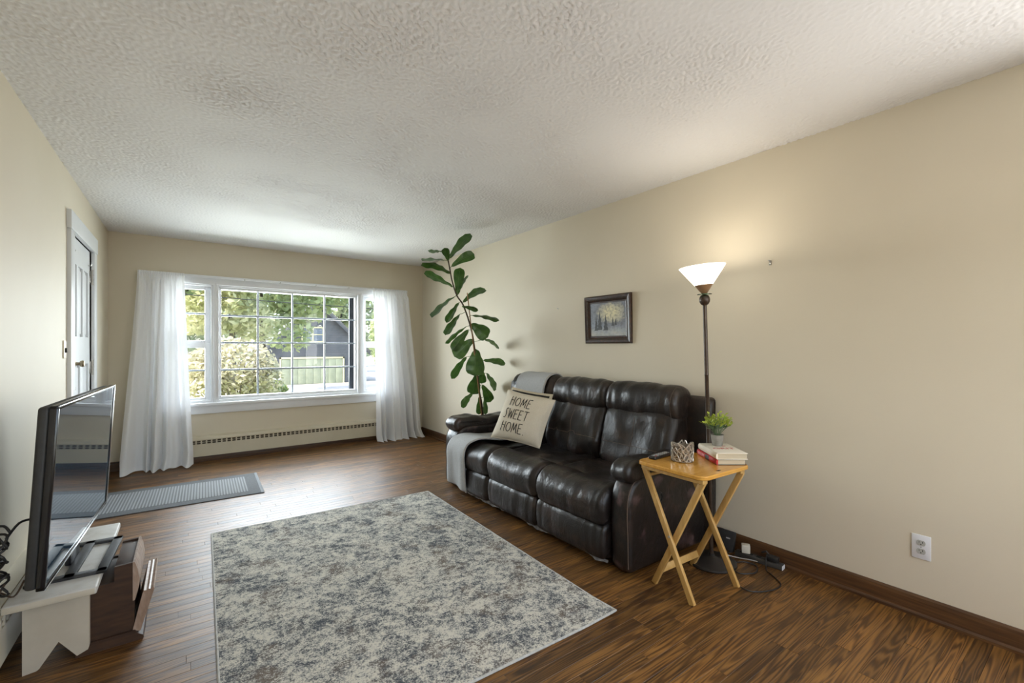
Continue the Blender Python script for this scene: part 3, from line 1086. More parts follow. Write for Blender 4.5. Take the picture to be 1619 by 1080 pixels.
# feet
for x, y in ((2.04, 1.68), (2.66, 1.68), (2.04, 3.66), (2.66, 3.66), (2.04, 2.66)):
    MB().lathe([(.022, 0), (.028, .012), (.028, .045)], 16, (x, y, 0)).build('foot', MAT['black_plastic'], sofa)
# torn dust cover sagging below the front edge
rd = random.Random(3)
for ya, yb in ((2.58, 3.46), (2.22, 2.52), (1.74, 1.90)):
    def fn(s, t, ya=ya, yb=yb):
        y = ya + (yb - ya) * s
        hang = .008 + .020 * math.sin(math.pi * s) + .012 * noise.noise(Vector((y * 26, 1.3, 0)))
        return (1.945 + .012 * noise.noise(Vector((y * 9, 4, 0))) - .006 * t, y, .056 - hang * t - .004)
    MB().grid(fn, 50, 4).build('dust_cover', MAT['dust'], sofa, smooth='all')

# throw blanket over the far seat
TP = [(2.775, .86), (2.772, .93), (2.745, .995), (2.69, 1.026), (2.62, 1.022), (2.562, .985), (2.532, .92), (2.534, .84), (2.548, .785), (2.50, .70), (2.462, .60),
      (2.445, .52), (2.42, .475), (2.30, .470), (2.16, .475), (2.06, .490), (1.98, .490), (1.912, .462), (1.872, .405), (1.862, .345), (1.868, .27), (1.872, .20), (1.876, .13), (1.880, .085)]
TPs = catmull([Vector((x, z, 0)) for x, z in TP], 4)


def throw_fn(s, t):
    k = t * (len(TPs) - 1)
    i = min(int(k), len(TPs) - 2)
    p = TPs[i].lerp(TPs[i + 1], k - i)
    e = max(0, min(1, (t - .25) / .5))
    y0 = 3.40 + (3.525 - 3.40) * e
    y1 = 2.985 + (3.225 - 2.985) * e
    y = y0 + (y1 - y0) * s
    w = noise.noise(Vector((s * 3, t * 7, 2))) * .010
    hang = max(0, (t - .78) / .22)
    fold = .012 * math.sin(s * 9 + 1) * hang
    edge = (s < .04 or s > .96)
    return (p.x - abs(w) * .6 - .004 - fold, y + .02 * hang * noise.noise(Vector((s * 2, t * 4, 5))), p.y + abs(w) * .7 + .006 + (-.004 if edge else 0) - .03 * hang * s)


b = MB().grid(throw_fn, 26, 120)
n_ = len(b.f)
thr = b.build('throw_blanket', [MAT['throw']], smooth='all')
tag(thr, 'grey knitted throw draped over the far seat and headrest of the leather sofa', 'blanket')
sm = thr.modifiers.new('thickness', 'SOLIDIFY')
sm.thickness = .007
sm.offset = 1
for s_ in (.985,):
    bb = MB().tube([Vector(throw_fn(s_, k / 119)) + Vector((-.002, 0, .003)) for k in range(120)], .005, 6)
    bb.build('border', MAT['throw_edge'], thr)


# ------------------------------------------------------------------ pillows
def pillow(name, label, TL, TR, BL, BR, thick, mat, cat='pillow'):
    TL, TR, BL, BR = map(Vector, (TL, TR, BL, BR))
    N_ = ((BR - BL).cross(TL - BL)).normalized()
    c = (TL + TR + BL + BR) / 4

    def surf(u, v, side):
        uu, vv = 2 * u - 1, 2 * v - 1
        pin = .055
        # edges bow inward between the corners
        bu = 1 - pin * (1 - vv * vv)
        bv = 1 - pin * (1 - uu * uu)
        u2, v2 = .5 + .5 * uu * bu, .5 + .5 * vv * bv
        p = BL.lerp(BR, u2).lerp(TL.lerp(TR, u2), v2)
        h = max(0, (1 - abs(uu) ** 2.6) * (1 - abs(vv) ** 2.6)) ** .55
        wr = .006 * noise.noise(Vector((u * 5, v * 5, side * 3))) * h
        wr += .006 * math.sin(14 * (uu - vv)) * h * (1 - h)
        return p + N_ * side * (thick * .5 * h + wr + .001)

    t = thing(name, label, cat, tuple((BL + BR) / 2))
    b = MB()
    b.grid(lambda u, v: surf(u, v, 1), 36, 36)
    o = len(b.v)
    b.grid(lambda u, v: surf(u, v, -1), 36, 36)
    b.f[len(b.f) // 2:] = [f[::-1] for f in b.f[len(b.f) // 2:]]
    b.build('cushion', mat, t, smooth='all')
    per = [surf(i / 20, 0, 0) for i in range(20)] + [surf(1, i / 20, 0) for i in range(20)] + [surf(1 - i / 20, 1, 0) for i in range(20)] + [surf(0, 1 - i / 20, 0) for i in range(21)]
    MB().tube(per, .0035, 6).build('edge_seam', mat, t)
    return t, surf


# the print, drawn letter by letter as tall thin strokes
GLYPH = {
    'H': (.36, [[(0, 0), (.02, 1)], [(.34, 0), (.33, 1)], [(.01, .60), (.335, .60)]]),
    'O': (.44, [[(.22 + .215 * math.cos(a * math.pi / 10), .5 + .45 * math.sin(a * math.pi / 10)) for a in range(21)]]),
    'M': (.46, [[(0, 0), (.07, 1), (.22, .22), (.37, 1), (.45, 0)]]),
    'E': (.32, [[(.31, 1.0), (0, .99), (.0, 0), (.32, .02)], [(0, .53), (.25, .55)]]),
    'S': (.34, [[(.32, .98), (.20, 1.0), (.10, .88), (.13, .68), (.22, .45), (.24, .2), (.14, .02), (0, .05)]]),
    'W': (.46, [[(0, 1), (.09, 0), (.22, .78), (.35, 0), (.46, 1)]]),
    'T': (.40, [[(0, .99), (.40, 1.0)], [(.20, 1), (.19, 0)]]),
    '.': (.10, [[(.04, .0), (.07, .0), (.07, .03)]]),
}


def write_on(surf, parent, text, u0, v0, hgt, gap, width, slant=0.0):
    x = u0
    for ch in text:
        w, strokes = GLYPH[ch]
        b = MB()
        for st in strokes:
            pts = []
            for (ax, ay), (bx, by) in zip(st[:-1], st[1:]):
                for k in range(6):
                    pts.append((ax + (bx - ax) * k / 6, ay + (by - ay) * k / 6))
            pts.append(st[-1])
            b.tube([surf(x + (px + slant * py) * hgt * 1.08, v0 + py * hgt, 1.0) + PN * .0012 for px, py in pts], width, 5)
        b.build('letter', MAT['ink'], parent)
        x += w * hgt * 1.08 + gap


TL, TR, BL, BR = (2.239, 3.13, .902), (2.415, 2.719, .837), (2.066, 3.135, .515), (2.253, 2.723, .47)
PN = (Vector(BR) - Vector(BL)).cross(Vector(TL) - Vector(BL)).normalized()
p1, surf1 = pillow('throw_pillow', 'cream square pillow lettered HOME SWEET HOME, in front on the leather sofa', TL, TR, BL, BR, .15, MAT['pillow'])
write_on(surf1, p1, 'HOME', .21, .69, .20, .032, .0030)
write_on(surf1, p1, 'SWEET', .16, .42, .20, .030, .0030)
write_on(surf1, p1, 'HOME.', .19, .145, .20, .032, .0030)
d2 = -PN * .135 + Vector((-.0, .06, .055))
p2, surf2 = pillow('throw_pillow', 'cream pillow with a dark woven band, half hidden behind the lettered pillow',
                   Vector(TL) + d2 + Vector((.02, .0, .0)), Vector(TR) + d2 + Vector((0, .04, .02)), Vector(BL) + d2, Vector(BR) + d2, .13, MAT['pillow2'])
for k, (v0, v1) in enumerate(((.90, .945), (.82, .85))):
    b = MB().grid(lambda u, v, v0=v0, v1=v1: surf2(.04 + .92 * u, v0 + (v1 - v0) * v, 1.0) + PN * .0015, 30, 4)
    b.build('woven_band', MAT['ink'], p2, smooth='all')

# ------------------------------------------------------------------ folding tray table
tt = thing('tray_table', 'honey-coloured wooden folding tray table with crossed legs beside the sofa arm', 'table', (2.2, 1.375, 0), (0, 0, R(-2)))
poly = []
hx, hy, cr = .212, .205, .045
for cx, cy, a0 in ((hx - cr, hy - cr, 0), (-hx + cr, hy - cr, 90), (-hx + cr, -hy + cr, 180), (hx - cr, -hy + cr, 270)):
    for k in range(7):
        a = R(a0 + 15 * k)
        poly.append((cx + cr * math.cos(a), cy + cr * math.sin(a)))
b = MB()
for z0, z1, s0, s1 in ((.629, .632, .985, 1.0), (.632, .645, 1, 1), (.645, .650, 1, .985)):
    n = len(poly)
    o = len(b.v)
    b.v += [(x * s0, y * s0, z0) for x, y in poly] + [(x * s1, y * s1, z1) for x, y in poly]
    for i in range(n):
        b.f.append((o + i, o + (i + 1) % n, o + n + (i + 1) % n, o + n + i))
        b.m.append(0)
b.f += [tuple(range(n))[::-1], tuple(range(len(b.v) - n, len(b.v)))]
b.m += [0, 0]
b.build('tabletop', MAT['pine'], tt, world=False)
LEG = [((-.178, .170, .612), (-.186, -.128, .0)), ((-.155, -.165, .612), (-.163, .118, .0)),
       ((.150, .135, .612), (.158, -.158, .0)), ((.170, -.175, .612), (.178, .122, .0))]
for p, q in LEG:
    d = (Vector(q) - Vector(p)).normalized()
    b = MB().bar(p, Vector(q), .020, .031, (0, 1, 0), .003)
    # cut feet level
    b.v = [(x, y, max(z, 0.0)) for x, y, z in b.v]
    b.build('leg', MAT['pine_leg'], tt, world=False)
MB().rbox((-.19, -.185, .606), (-.150, .185, .629), .003).build('apron', MAT['pine_leg'], tt, world=False)
MB().rbox((.145, -.185, .606), (.185, .185, .629), .003).build('apron', MAT['pine_leg'], tt, world=False)
MB().bar((-.155, .084, .085), (.17, .084, .085), .016, .036, (0, .4, 1), .003).build('stretcher', MAT['pine_leg'], tt, world=False)
b = MB().tube([(-.165, .150, .575), (.17, .150, .575)], .009, 10)
b.build('dowel', MAT['pine_leg'], tt, world=False)
for x, y, z in ((-.194, .003, .294), (.190, -.020, .305)):
    b = MB()
    lathe_x(b, [(.006, 0), (.006, .003), (.001, .004)], (x if x > 0 else x - .002, y, z), 12)
    b.build('bolt', MAT['steel'], tt, world=False)
MB().rbox((-.05, -.178, .650), (-.026, -.166, .6515), .001).build('catch', MAT['walnut'], tt, world=False)

# ------------------------------------------------------------------ things on the tray table
ZT = .650
# books
BC, BA = Vector((2.250, 1.262, ZT)), R(54)


def book(name, label, c, ang, L, W, T, cover, title=None):
    t = thing(name, label, 'book', tuple(c), (0, 0, ang))
    # local x runs along the spine, local -y across the boards
    b = MB()
    b.rbox((0, -W, 0), (L, 0, .003), .001).rbox((0, -W, T - .003), (L, 0, T), .001)
    b.build('cover', cover[0], t, world=False)
    sp = [(0.0, 0.0), (.005, T * .15), (.007, T * .5), (.005, T * .85), (0.0, T), (-.003, T), (-.003, 0)]
    MB().prism(sp, 0, 0, L).build('spine', cover[1], t, world=False, smooth=False)
    MB().box((.004, -W + .004, .003), (L - .004, -.003, T - .003)).build('pages', MAT['pages'], t, world=False, smooth=False)
    return t


bk1 = book('hardcover_book', 'red-spined hardcover book at the bottom of the pair on the tray table', BC, BA, .245, .150, .030, (MAT['book_dark'], MAT['book_red']))
b = MB().rbox((.090, .0062, .003), (.135, .0078, .027), .0005)
b.build('spine_block', MAT['book_dark'], bk1, world=False)
for x in (.150, .166, .184, .202, .217):
    MB().rbox((x, .0062, .008), (x + .010, .0078, .022), .0005).build('spine_print', MAT['pink_ink'], bk1, world=False)
bk2 = book('hardcover_book', 'cream hardcover book titled GRIT on top of the red book', BC + Vector((-.002, .0, .0302)), BA - R(2), .245, .158, .033, (MAT['book_white'], MAT['book_white']))
fc = bpy.data.curves.new('grit', 'FONT')
fc.body = 'GRIT'
fc.size = .046
fc.extrude = .0004
fc.align_x = 'CENTER'
fo = bpy.data.objects.new('title', fc)
COL.objects.link(fo)
dg = bpy.context.evaluated_depsgraph_get()
tm = bpy.data.meshes.new_from_object(fo.evaluated_get(dg))
bpy.data.objects.remove(fo)
tm.materials.clear()
tm.materials.append(MAT['red_ink'])
for v in tm.vertices:                      # bolder strokes
    v.co.x *= 1.15
tt_ = bpy.data.objects.new('title', tm)
COL.objects.link(tt_)
tt_.parent = bk2
tt_.rotation_euler = (0, 0, R(-90))
tt_.location = (.096, -.080, .0332)
MB().rbox((.168, -.115, .0331), (.176, -.060, .0336), .0002).build('subtitle', MAT['red_ink'], bk2, world=False)
# pot of sprigs standing on the books
pot = thing('potted_sprig', 'small lime-green artificial sprig in a grey pot on top of the books', 'plant', (2.425, 1.362, ZT + .0635))
MB().lathe([(.025, 0), (.027, .002), (.034, .058), (.035, .062), (.031, .062), (.030, .055), (.001, .053)], 24).build('pot', MAT['concrete'], pot, world=False)
rs = random.Random(5)
b1, b2, stb = MB(), MB(), MB()
for i in range(46):
    a = rs.uniform(0, 2 * math.pi)
    rr = rs.uniform(.1, 1) ** .6
    top = Vector((rr * .080 * math.cos(a), rr * .080 * math.sin(a), .072 + .125 * (1 - .55 * rr * rr) * rs.uniform(.65, 1)))
    base = Vector((.008 * math.cos(a), .008 * math.sin(a), .053))
    midp = base.lerp(top, .5) + Vector((0, 0, .012))
    stb.tube([base, midp, top], .0009, 4)
    for k in range(5):
        f = .40 + .15 * k
        p = base.lerp(top, f) + Vector((0, 0, .010 * math.sin(math.pi * f)))
        aa = a + rs.uniform(-1.6, 1.6)
        d = Vector((math.cos(aa), math.sin(aa), rs.uniform(.2, 1.2))).normalized()
        sd = d.cross(Vector((rs.uniform(-1, 1), rs.uniform(-1, 1), 1))).normalized()
        nn = sd.cross(d)
        L, w = rs.uniform(.020, .032), rs.uniform(.006, .009)
        q = [p, p + d * L * .45 + sd * w + nn * .002, p + d * L, p + d * L * .45 - sd * w + nn * .002]
        (b1 if p.z > .108 else b2).add(q, [(0, 1, 2), (0, 2, 3)])
for bb, mm, nm in ((b1, 'sprig', 'upper_leaves'), (b2, 'sprig2', 'lower_leaves')):
    o = bb.build(nm, MAT[mm], pot, world=False, smooth=False)
    o['kind'] = 'stuff'
o = stb.build('stems', MAT['sprig2'], pot, world=False)
o['kind'] = 'stuff'

# candle holder: an open silver lattice of crossing twigs round a smoky cup
ch = thing('candle_holder', 'silver branch-lattice candle holder on the tray table', 'candle holder', (2.185, 1.425, ZT))
MB().lathe([(.050, .002), (.051, .004), (.049, .085), (.045, .085), (.044, .010), (.001, .010)], 32).build('cup', MAT['candle_in'], ch, world=False)
rc = random.Random(9)
b = MB()
nodes = []
for j in range(6):
    for i in range(14):
        a = 2 * math.pi * (i + .5 * (j % 2) + rc.uniform(-.28, .28)) / 14
        z = .004 + j * .0185 + rc.uniform(-.005, .005)
        if j == 0:
            z = .005
        if j == 5:
            z += rc.uniform(-.012, .008)
        nodes.append((a, z))


def cyl(a, z, r=.0555):
    return Vector((r * math.cos(a), r * math.sin(a), z))


for j in range(6):
    for i in range(14):
        p = nodes[j * 14 + i]
        if j < 5:
            for di in ((0, -1) if j % 2 == 0 else (0, 1)):
                if rc.random() < .92:
                    q = nodes[(j + 1) * 14 + (i + di) % 14]
                    da = (q[0] - p[0] + math.pi) % (2 * math.pi) - math.pi
                    pts = [cyl(p[0] + da * k / 3, p[1] + (q[1] - p[1]) * k / 3) for k in range(4)]
                    b.tube(pts, .0036, 5)
        if j == 0 or rc.random() < .38:
            q = nodes[j * 14 + (i + 1) % 14]
            da = (q[0] - p[0] + math.pi) % (2 * math.pi) - math.pi
            pts = [cyl(p[0] + da * k / 3, p[1] + (q[1] - p[1]) * k / 3) for k in range(4)]
            b.tube(pts, .0030, 5)
b.build('twig_lattice', MAT['silver'], ch, world=False)

rem = thing('remote_control', 'black remote control at the back edge of the tray table', 'remote', (2.165, 1.545, ZT), (0, 0, R(4)))
MB().rbox((-.095, -.022, 0), (.095, .022, .018), .006, 3).build('body', MAT['black_plastic'], rem, world=False)
for i in range(7):
    for j in range(3):
        mm = MAT['button_red'] if (i == 0 and j == 0) else MAT['button']
        MB().rbox((-.078 + i * .021, -.015 + j * .011, .017), (-.066 + i * .021, -.008 + j * .011, .0195), .001).build('button', mm, rem, world=False)

# ------------------------------------------------------------------ floor lamp
lean = Matrix.Rotation(R(-1.35), 4, 'Y') @ Matrix.Rotation(R(-.85), 4, 'X')
lamp = thing('floor_lamp', 'lit torchiere floor lamp with a flared white glass shade beside the sofa', 'lamp', (2.50, 1.438, 0))
MB().lathe([(.132, 0), (.136, .006), (.134, .018), (.110, .026), (.040, .034), (.016, .045), (.014, .06)], 40).build('base', MAT['black_metal'], lamp, world=False)
b = MB().lathe([(.0115, .05), (.0115, .60), (.0125, .602), (.0125, .612), (.0115, .614), (.0115, 1.10), (.0125, 1.102), (.0125, 1.112), (.0115, 1.114), (.0115, 1.525)], 18)
b.xform(lean).build('pole', MAT['lamp_metal'], lamp, world=False)
b = MB().lathe([(.008, 1.511), (.020, 1.519), (.0285, 1.533), (.0305, 1.547), (.0285, 1.560), (.022, 1.571), (.010, 1.576)], 28)
b.xform(lean).build('ball_joint', MAT['lamp_metal'], lamp, world=False)
b = MB().lathe([(.001, 1.576), (.040, 1.576), (.041, 1.578), (.040, 1.580), (.001, 1.580)], 32)
b.xform(lean).build('glass_disc', MAT['disc'], lamp, world=False)
tilt = Matrix.Translation((0, 0, 1.580)) @ Matrix.Rotation(R(-3.5), 4, Vector((.589, .808, 0))) @ Matrix.Translation((0, 0, -1.580))
b = MB().lathe([(.013, 1.580), (.026, 1.598), (.050, 1.633), (.047, 1.633), (.023, 1.600), (.001, 1.586)], 36)
b.xform(tilt).xform(lean).build('shade_collar', MAT['shade_low'], lamp, world=False)
b = MB()
prof = [(.0495, 1.6325), (.075, 1.667), (.101, 1.703), (.125, 1.737), (.128, 1.741), (.125, 1.741), (.098, 1.705), (.072, 1.669), (.047, 1.635)]
k_, n_ = len(prof), 48
for r_, z_ in prof:
    for i in range(n_):
        a = 2 * math.pi * i / n_
        b.v.append((r_ * math.cos(a), r_ * math.sin(a), z_))
for j in range(k_ - 1):
    for i in range(n_):
        i2 = (i + 1) % n_
        b.f.append((j * n_ + i, j * n_ + i2, (j + 1) * n_ + i2, (j + 1) * n_ + i))
        b.m.append(0)
b.xform(tilt).xform(lean).build('lamp_shade', MAT['shade'], lamp, world=False, smooth='all')
b = MB().lathe([(.012, 1.63), (.014, 1.65), (.024, 1.67), (.028, 1.69), (.022, 1.71), (.001, 1.718)], 20)
b.xform(lean).build('bulb', m_emit('bulb_glow', (1.0, .88, .70), 6.0), lamp, world=False)
ld = bpy.data.lights.new('lamp_light', 'POINT')
ld.energy = 8.5
ld.color = (1.0, .90, .76)
ld.shadow_soft_size = .06
lo = bpy.data.objects.new('lamp_light', ld)
lo.location = lean @ Vector((0, 0, 1.700))
lo.parent = lamp
COL.objects.link(lo)

# ------------------------------------------------------------------ framed picture on the right wall
pic = thing('framed_painting', 'small dark-framed misty landscape painting hung above the sofa', 'painting', (XR, 2.50, 1.495), (0, R(-2.2), 0))
hw, hh = .247, .197
b = MB()
prf = [(0, 0), (.000, .020), (.010, .030), (.028, .026), (.050, .012), (.062, .010), (.062, 0)]
for (y0, z0), (y1, z1) in (((-hw, -hh), (hw, -hh)), ((hw, -hh), (hw, hh)), ((hw, hh), (-hw, hh)), ((-hw, hh), (-hw, -hh))):
    d = Vector((0, y1 - y0, z1 - z0)).normalized()
    inn = Vector((0, -d.z, d.y))
    vs = []
    for k, (o_, t_h) in enumerate(prf):
        vs.append(Vector((-t_h, y0, z0)) + inn * o_ + d * o_)
    for k, (o_, t_h) in enumerate(prf):
        vs.append(Vector((-t_h, y1, z1)) + inn * o_ - d * o_)
    n = len(prf)
    bb = MB().add(vs, [(i, i + 1, n + i + 1, n + i) for i in range(n - 1)])
    bb.build('frame_rail', MAT['frame'], pic, world=False, smooth=False)
b = MB()
for (y0, z0), (y1, z1) in (((-hw, -hh), (hw, -hh)), ((hw, -hh), (hw, hh)), ((hw, hh), (-hw, hh)), ((-hw, hh), (-hw, -hh))):
    f_ = .034
    sy, sz = (hw - f_) / hw, (hh - f_) / hh
    b.tube([(-.0235, y0 * sy, z0 * sz), (-.0235, y1 * sy, z1 * sz)], .0035, 8)
b.build('frame_bead', MAT['frame_in'], pic, world=False)
MB().box((-.010, -hw + .058, -hh + .058), (-.004, hw - .058, hh - .058)).build('canvas', MAT['painting'], pic, world=False, smooth=False)
for yy, zb, zt, w in ((.085, -.085, .075, .030), (.020, -.090, .045, .028), (-.055, -.055, .015, .016), (-.085, -.050, .005, .014), (.125, -.09, .03, .022)):
    pts = []
    nseg = 9
    for i in range(nseg + 1):
        f = i / nseg
        pts.append((yy - w * (1 - f) * (1 if i % 2 else .7), zb + (zt - zb) * f))
    for i in range(nseg, -1, -1):
        f = i / nseg
        pts.append((yy + w * (1 - f) * (.7 if i % 2 else 1), zb + (zt - zb) * f))
    MB().prism(pts, 0, -.0108, -.0100).build('painted_fir', MAT['paint_dark'], pic, world=False, smooth=False)
MB().box((-.004, -hw + .02, -hh + .02), (-.001, hw - .02, hh - .02)).build('backing', MAT['book_dark'], pic, world=False, smooth=False)

# nails left in the wall, and the outlet
for (y, z), lab in (((1.243, 1.775), 'steel picture hook left in the wall right of the floor lamp shade'), ((3.10, 1.62), 'small bare nail in the wall between the fig plant and the painting')):
    n = MB().tube([(XR, y, z), (XR - .018, y, z + .004)], .0022 if y < 2 else .0016, 6)
    n.tube([(XR - .018, y, z + .004), (XR - .020, y, z + .004)], .004, 8)
    if y < 2:
        n.rbox((XR - .003, y - .006, z - .022), (XR, y + .006, z + .006), .001)
        n.tube([(XR - .002, y, z - .020), (XR - .012, y, z - .024), (XR - .014, y, z - .012)], .002, 6)
    tag(n.build('picture_hook' if y < 2 else 'wall_nail', MAT['steel']), lab, 'hook' if y < 2 else 'nail')
ol = thing('wall_outlet', 'white duplex electrical outlet low on the right wall', 'outlet', (XR, .570, .329))
MB().rbox((-.006, -.0345, -.0565), (0, .0345, .0565), .0025).build('plate', MAT['plate'], ol, world=False)
for z in (.0195, -.0195):
    b = MB()
    ps = [(.0165 * math.cos(a), max(-.0125, min(.0125, .0165 * math.sin(a)))) for a in [2 * math.pi * i / 28 for i in range(28)]]
    b.prism([(y, zz + z) for y, zz in ps], 0, -.0085, -.004)
    s = b.build('socket', MAT['socket'], ol, world=False, smooth=False)
    MB().box((-.0088, -.0075, z + .000), (-.0083, -.0052, z + .008)).build('slot', MAT['dark_hole'], s, world=False)
    MB().box((-.0088, .0052, z + .001), (-.0083, .0072, z + .008)).build('slot', MAT['dark_hole'], s, world=False)
    b = MB()
    lathe_x(b, [(.0024, 0), (.0024, .0004)], (-.0088, 0, z - .006), 10)
    b.build('slot', MAT['dark_hole'], s, world=False)
b = MB()
lathe_x(b, [(.0025, 0), (.0025, .001), (.001, .0012)], (-.0072, 0, 0), 10)
b.build('screw', MAT['steel'], ol, world=False)

# ------------------------------------------------------------------ power strip and leads by the wall
ps = thing('power_strip', 'dark power strip on the floor against the right baseboard', 'power strip', (2.735, 1.28, 0), (0, 0, R(6)))
MB().rbox((-.024, -.13, 0), (.024, .13, .030), .006).build('body', MAT['strip'], ps, world=False)
for y in (-.09, -.045, .0, .045, .09):
    MB().rbox((-.014, y - .012, .0295), (.014, y + .012, .031), .001).build('socket', MAT['dark_hole'], ps, world=False)
MB().rbox((-.022, -.132, .002), (.022, -.121, .026), .003).build('end_cap', MAT['plate'], ps, world=False)
ad = thing('plug_adapter', 'beige cube plug adapter standing on the power strip', 'adapter', (2.732, 1.355, .031), (0, 0, R(30)))
MB().rbox((-.023, -.023, 0), (.023, .023, .046), .004).build('body', MAT['adapter'], ad, world=False)
MB().rbox((-.008, -.0245, .012), (.008, -.0225, .022), .001).build('port', MAT['dark_hole'], ad, world=False)
pl = thing('black_plug', 'black angled plug in the near end of the power strip', 'plug', (2.742, 1.205, .031), (0, 0, R(8)))
MB().rbox((-.02, -.03, 0), (.02, .03, .03), .005).build('body', MAT['black_plastic'], pl, world=False)
MB().tube([(0, .02, .03), (0, .035, .045), (.01, .06, .03)], .006, 8).build('strain_relief', MAT['black_plastic'], pl, world=False)
bx = thing('black_box', 'flat black box leaning on the baseboard behind the lamp base', 'box', (2.735, 1.485, 0))
b = MB().rbox((-.012, -.055, 0), (.012, .055, .115), .004)
b.xform(Matrix.Rotation(R(13), 4, 'Y')).xform(Matrix.Translation((0, 0, .003)))
b.build('case', MAT['matte_black'], bx, world=False)
MB().rbox((-.0135, -.03, .07), (-.0115, -.005, .078), .0005).xform(Matrix.Rotation(R(13), 4, 'Y')).build('badge', MAT['cord_white'], bx, world=False)
c1 = [(2.55, 1.36, .03), (2.50, 1.29, .005), (2.545, 1.238, .005), (2.60, 1.228, .005), (2.665, 1.262, .005), (2.655, 1.325, .006), (2.58, 1.37, .006), (2.62, 1.42, .006), (2.68, 1.44, .008), (2.715, 1.425, .012)]
tag(MB().tube(c1, .0036, 8, 6).build('lamp_cord', MAT['cord'], None), 'black cord curling from the lamp base to the power strip', 'cord')
c2 = [(2.738, 1.235, .066), (2.70, 1.225, .035), (2.655, 1.20, .005), (2.635, 1.17, .005), (2.575, 1.095, .005), (2.525, 1.078, .005), (2.47, 1.085, .005), (2.40, 1.115, .005), (2.36, 1.155, .005), (2.365, 1.20, .005), (2.42, 1.26, .005), (2.43, 1.28, .005)]
tag(MB().tube(c2, .0032, 8, 6).build('extension_cord', MAT['cord'], None), 'thin black cable looping on the bare floor beside the tray table leg', 'cord')
c3 = [(2.60, 1.50, .005), (2.64, 1.44, .010), (2.675, 1.365, .008), (2.69, 1.31, .014), (2.697, 1.27, .016)]
tag(MB().tube(c3, .003, 8, 6).build('pale_cable', MAT['cord_white'], None), 'pale grey cable lying beside the power strip', 'cord')

# ------------------------------------------------------------------ television on its bench
bench = thing('wooden_bench', 'low white-painted wooden bench with chipped edges under the television', 'bench', (-.415, 2.82, 0))
BX0, BX1, BY0, BY1, BZ = -.545, -.285, 2.415, 3.225, .316
b = MB().rbox((BX0, BY0, BZ - .030), (BX1, BY1, BZ), .007, 3)
b.build('seat_board', MAT['bench'], bench)
MB().rbox((BX0 + .004, BY0 - .0012, BZ - .027), (BX1 - .006, BY0 + .001, BZ - .004), .001).build('bare_edge', MAT['bench_side'], bench)
for y in (2.505, 3.10):
    pts = [(-.508, 0), (-.508, BZ - .03), (-.318, BZ - .03), (-.318, .045), (-.322, .032), (-.350, .020), (-.355, .018), (-.408, .095), (-.462, .010), (-.470, .004)]
    MB().prism(pts, 1, y, y + .022).build('leg', MAT['bench_side'], bench, smooth=False)
for x, z, w in ((-.482, .272, .020), (-.452, .268, .020), (-.362, .276, .022)):
    MB().rbox((x, 2.5035, z - .011), (x + w, 2.506, z + .007), .001).build('dowel_patch', MAT['bare'], bench)
MB().rbox((-.500, 2.527, .24), (-.480, 3.10, BZ - .03), .003).build('rail', MAT['bench_side'], bench)

tv = thing('television', 'flat-screen television with a glossy dark screen on the white bench', 'television', (-.377, 2.76, BZ), (0, 0, R(-2.6)))
TM = Matrix.Translation((0, 0, .10)) @ Matrix.Rotation(R(3.2), 4, 'Y')
TL_, TH_ = .532, .645
# local x = out of the screen, local y = along the screen
b = MB()
fr, dp = .014, .020
b.rbox((-dp, -TL_, 0), (.004, -TL_ + fr, TH_), .003).rbox((-dp, TL_ - fr, 0), (.004, TL_, TH_), .003)
b.rbox((-dp, -TL_, 0), (.004, TL_, .016), .003).rbox((-dp, -TL_, TH_ - fr), (.004, TL_, TH_), .003)
b.xform(TM).build('bezel', MAT['gloss_black'], tv, world=False)
MB().rbox((-.052, -TL_ + .004, .004), (-.018, TL_ - .004, TH_ - .004), .012, 3).xform(TM).build('rear_case', MAT['matte_black'], tv, world=False)
MB().rbox((-.075, -.36, .03), (-.048, .36, .40), .012, 3).xform(TM).build('rear_bulge', MAT['matte_black'], tv, world=False)
MB().box((-.004, -TL_ + .012, .014), (.0005, TL_ - .012, TH_ - .012)).xform(TM).build('screen', MAT['tv_glass'], tv, world=False, smooth=False)
b = MB()
b.rbox((.002, -TL_, 0), (.006, TL_, .004), .0015).rbox((.002, -TL_, TH_ - .004), (.006, TL_, TH_), .0015)
b.rbox((.002, TL_ - .004, 0), (.006, TL_, TH_), .0015)
b.xform(TM).build('silver_edge', MAT['chrome'], tv, world=False)
b = MB()
sx0, sx1, sy0, sy1 = -.130, .118, -.215, .205
b.rbox((sx0, sy0, 0), (sx1, sy0 + .040, .012), .003).rbox((sx0, sy1 - .040, 0), (sx1, sy1, .012), .003)
b.rbox((sx1 - .036, sy0, 0), (sx1, sy1, .012), .003).rbox((sx0, sy0, 0), (sx0 + .036, sy1, .012), .003)
b.rbox((-.020, sy0, 0), (.018, sy1, .012), .003)
b.build('stand_base', MAT['matte_black'], tv, world=False)
MB().rbox((-.040, -.075, .008), (-.018, .075, .22), .006).build('stand_neck', MAT['gloss_black'], tv, world=False)
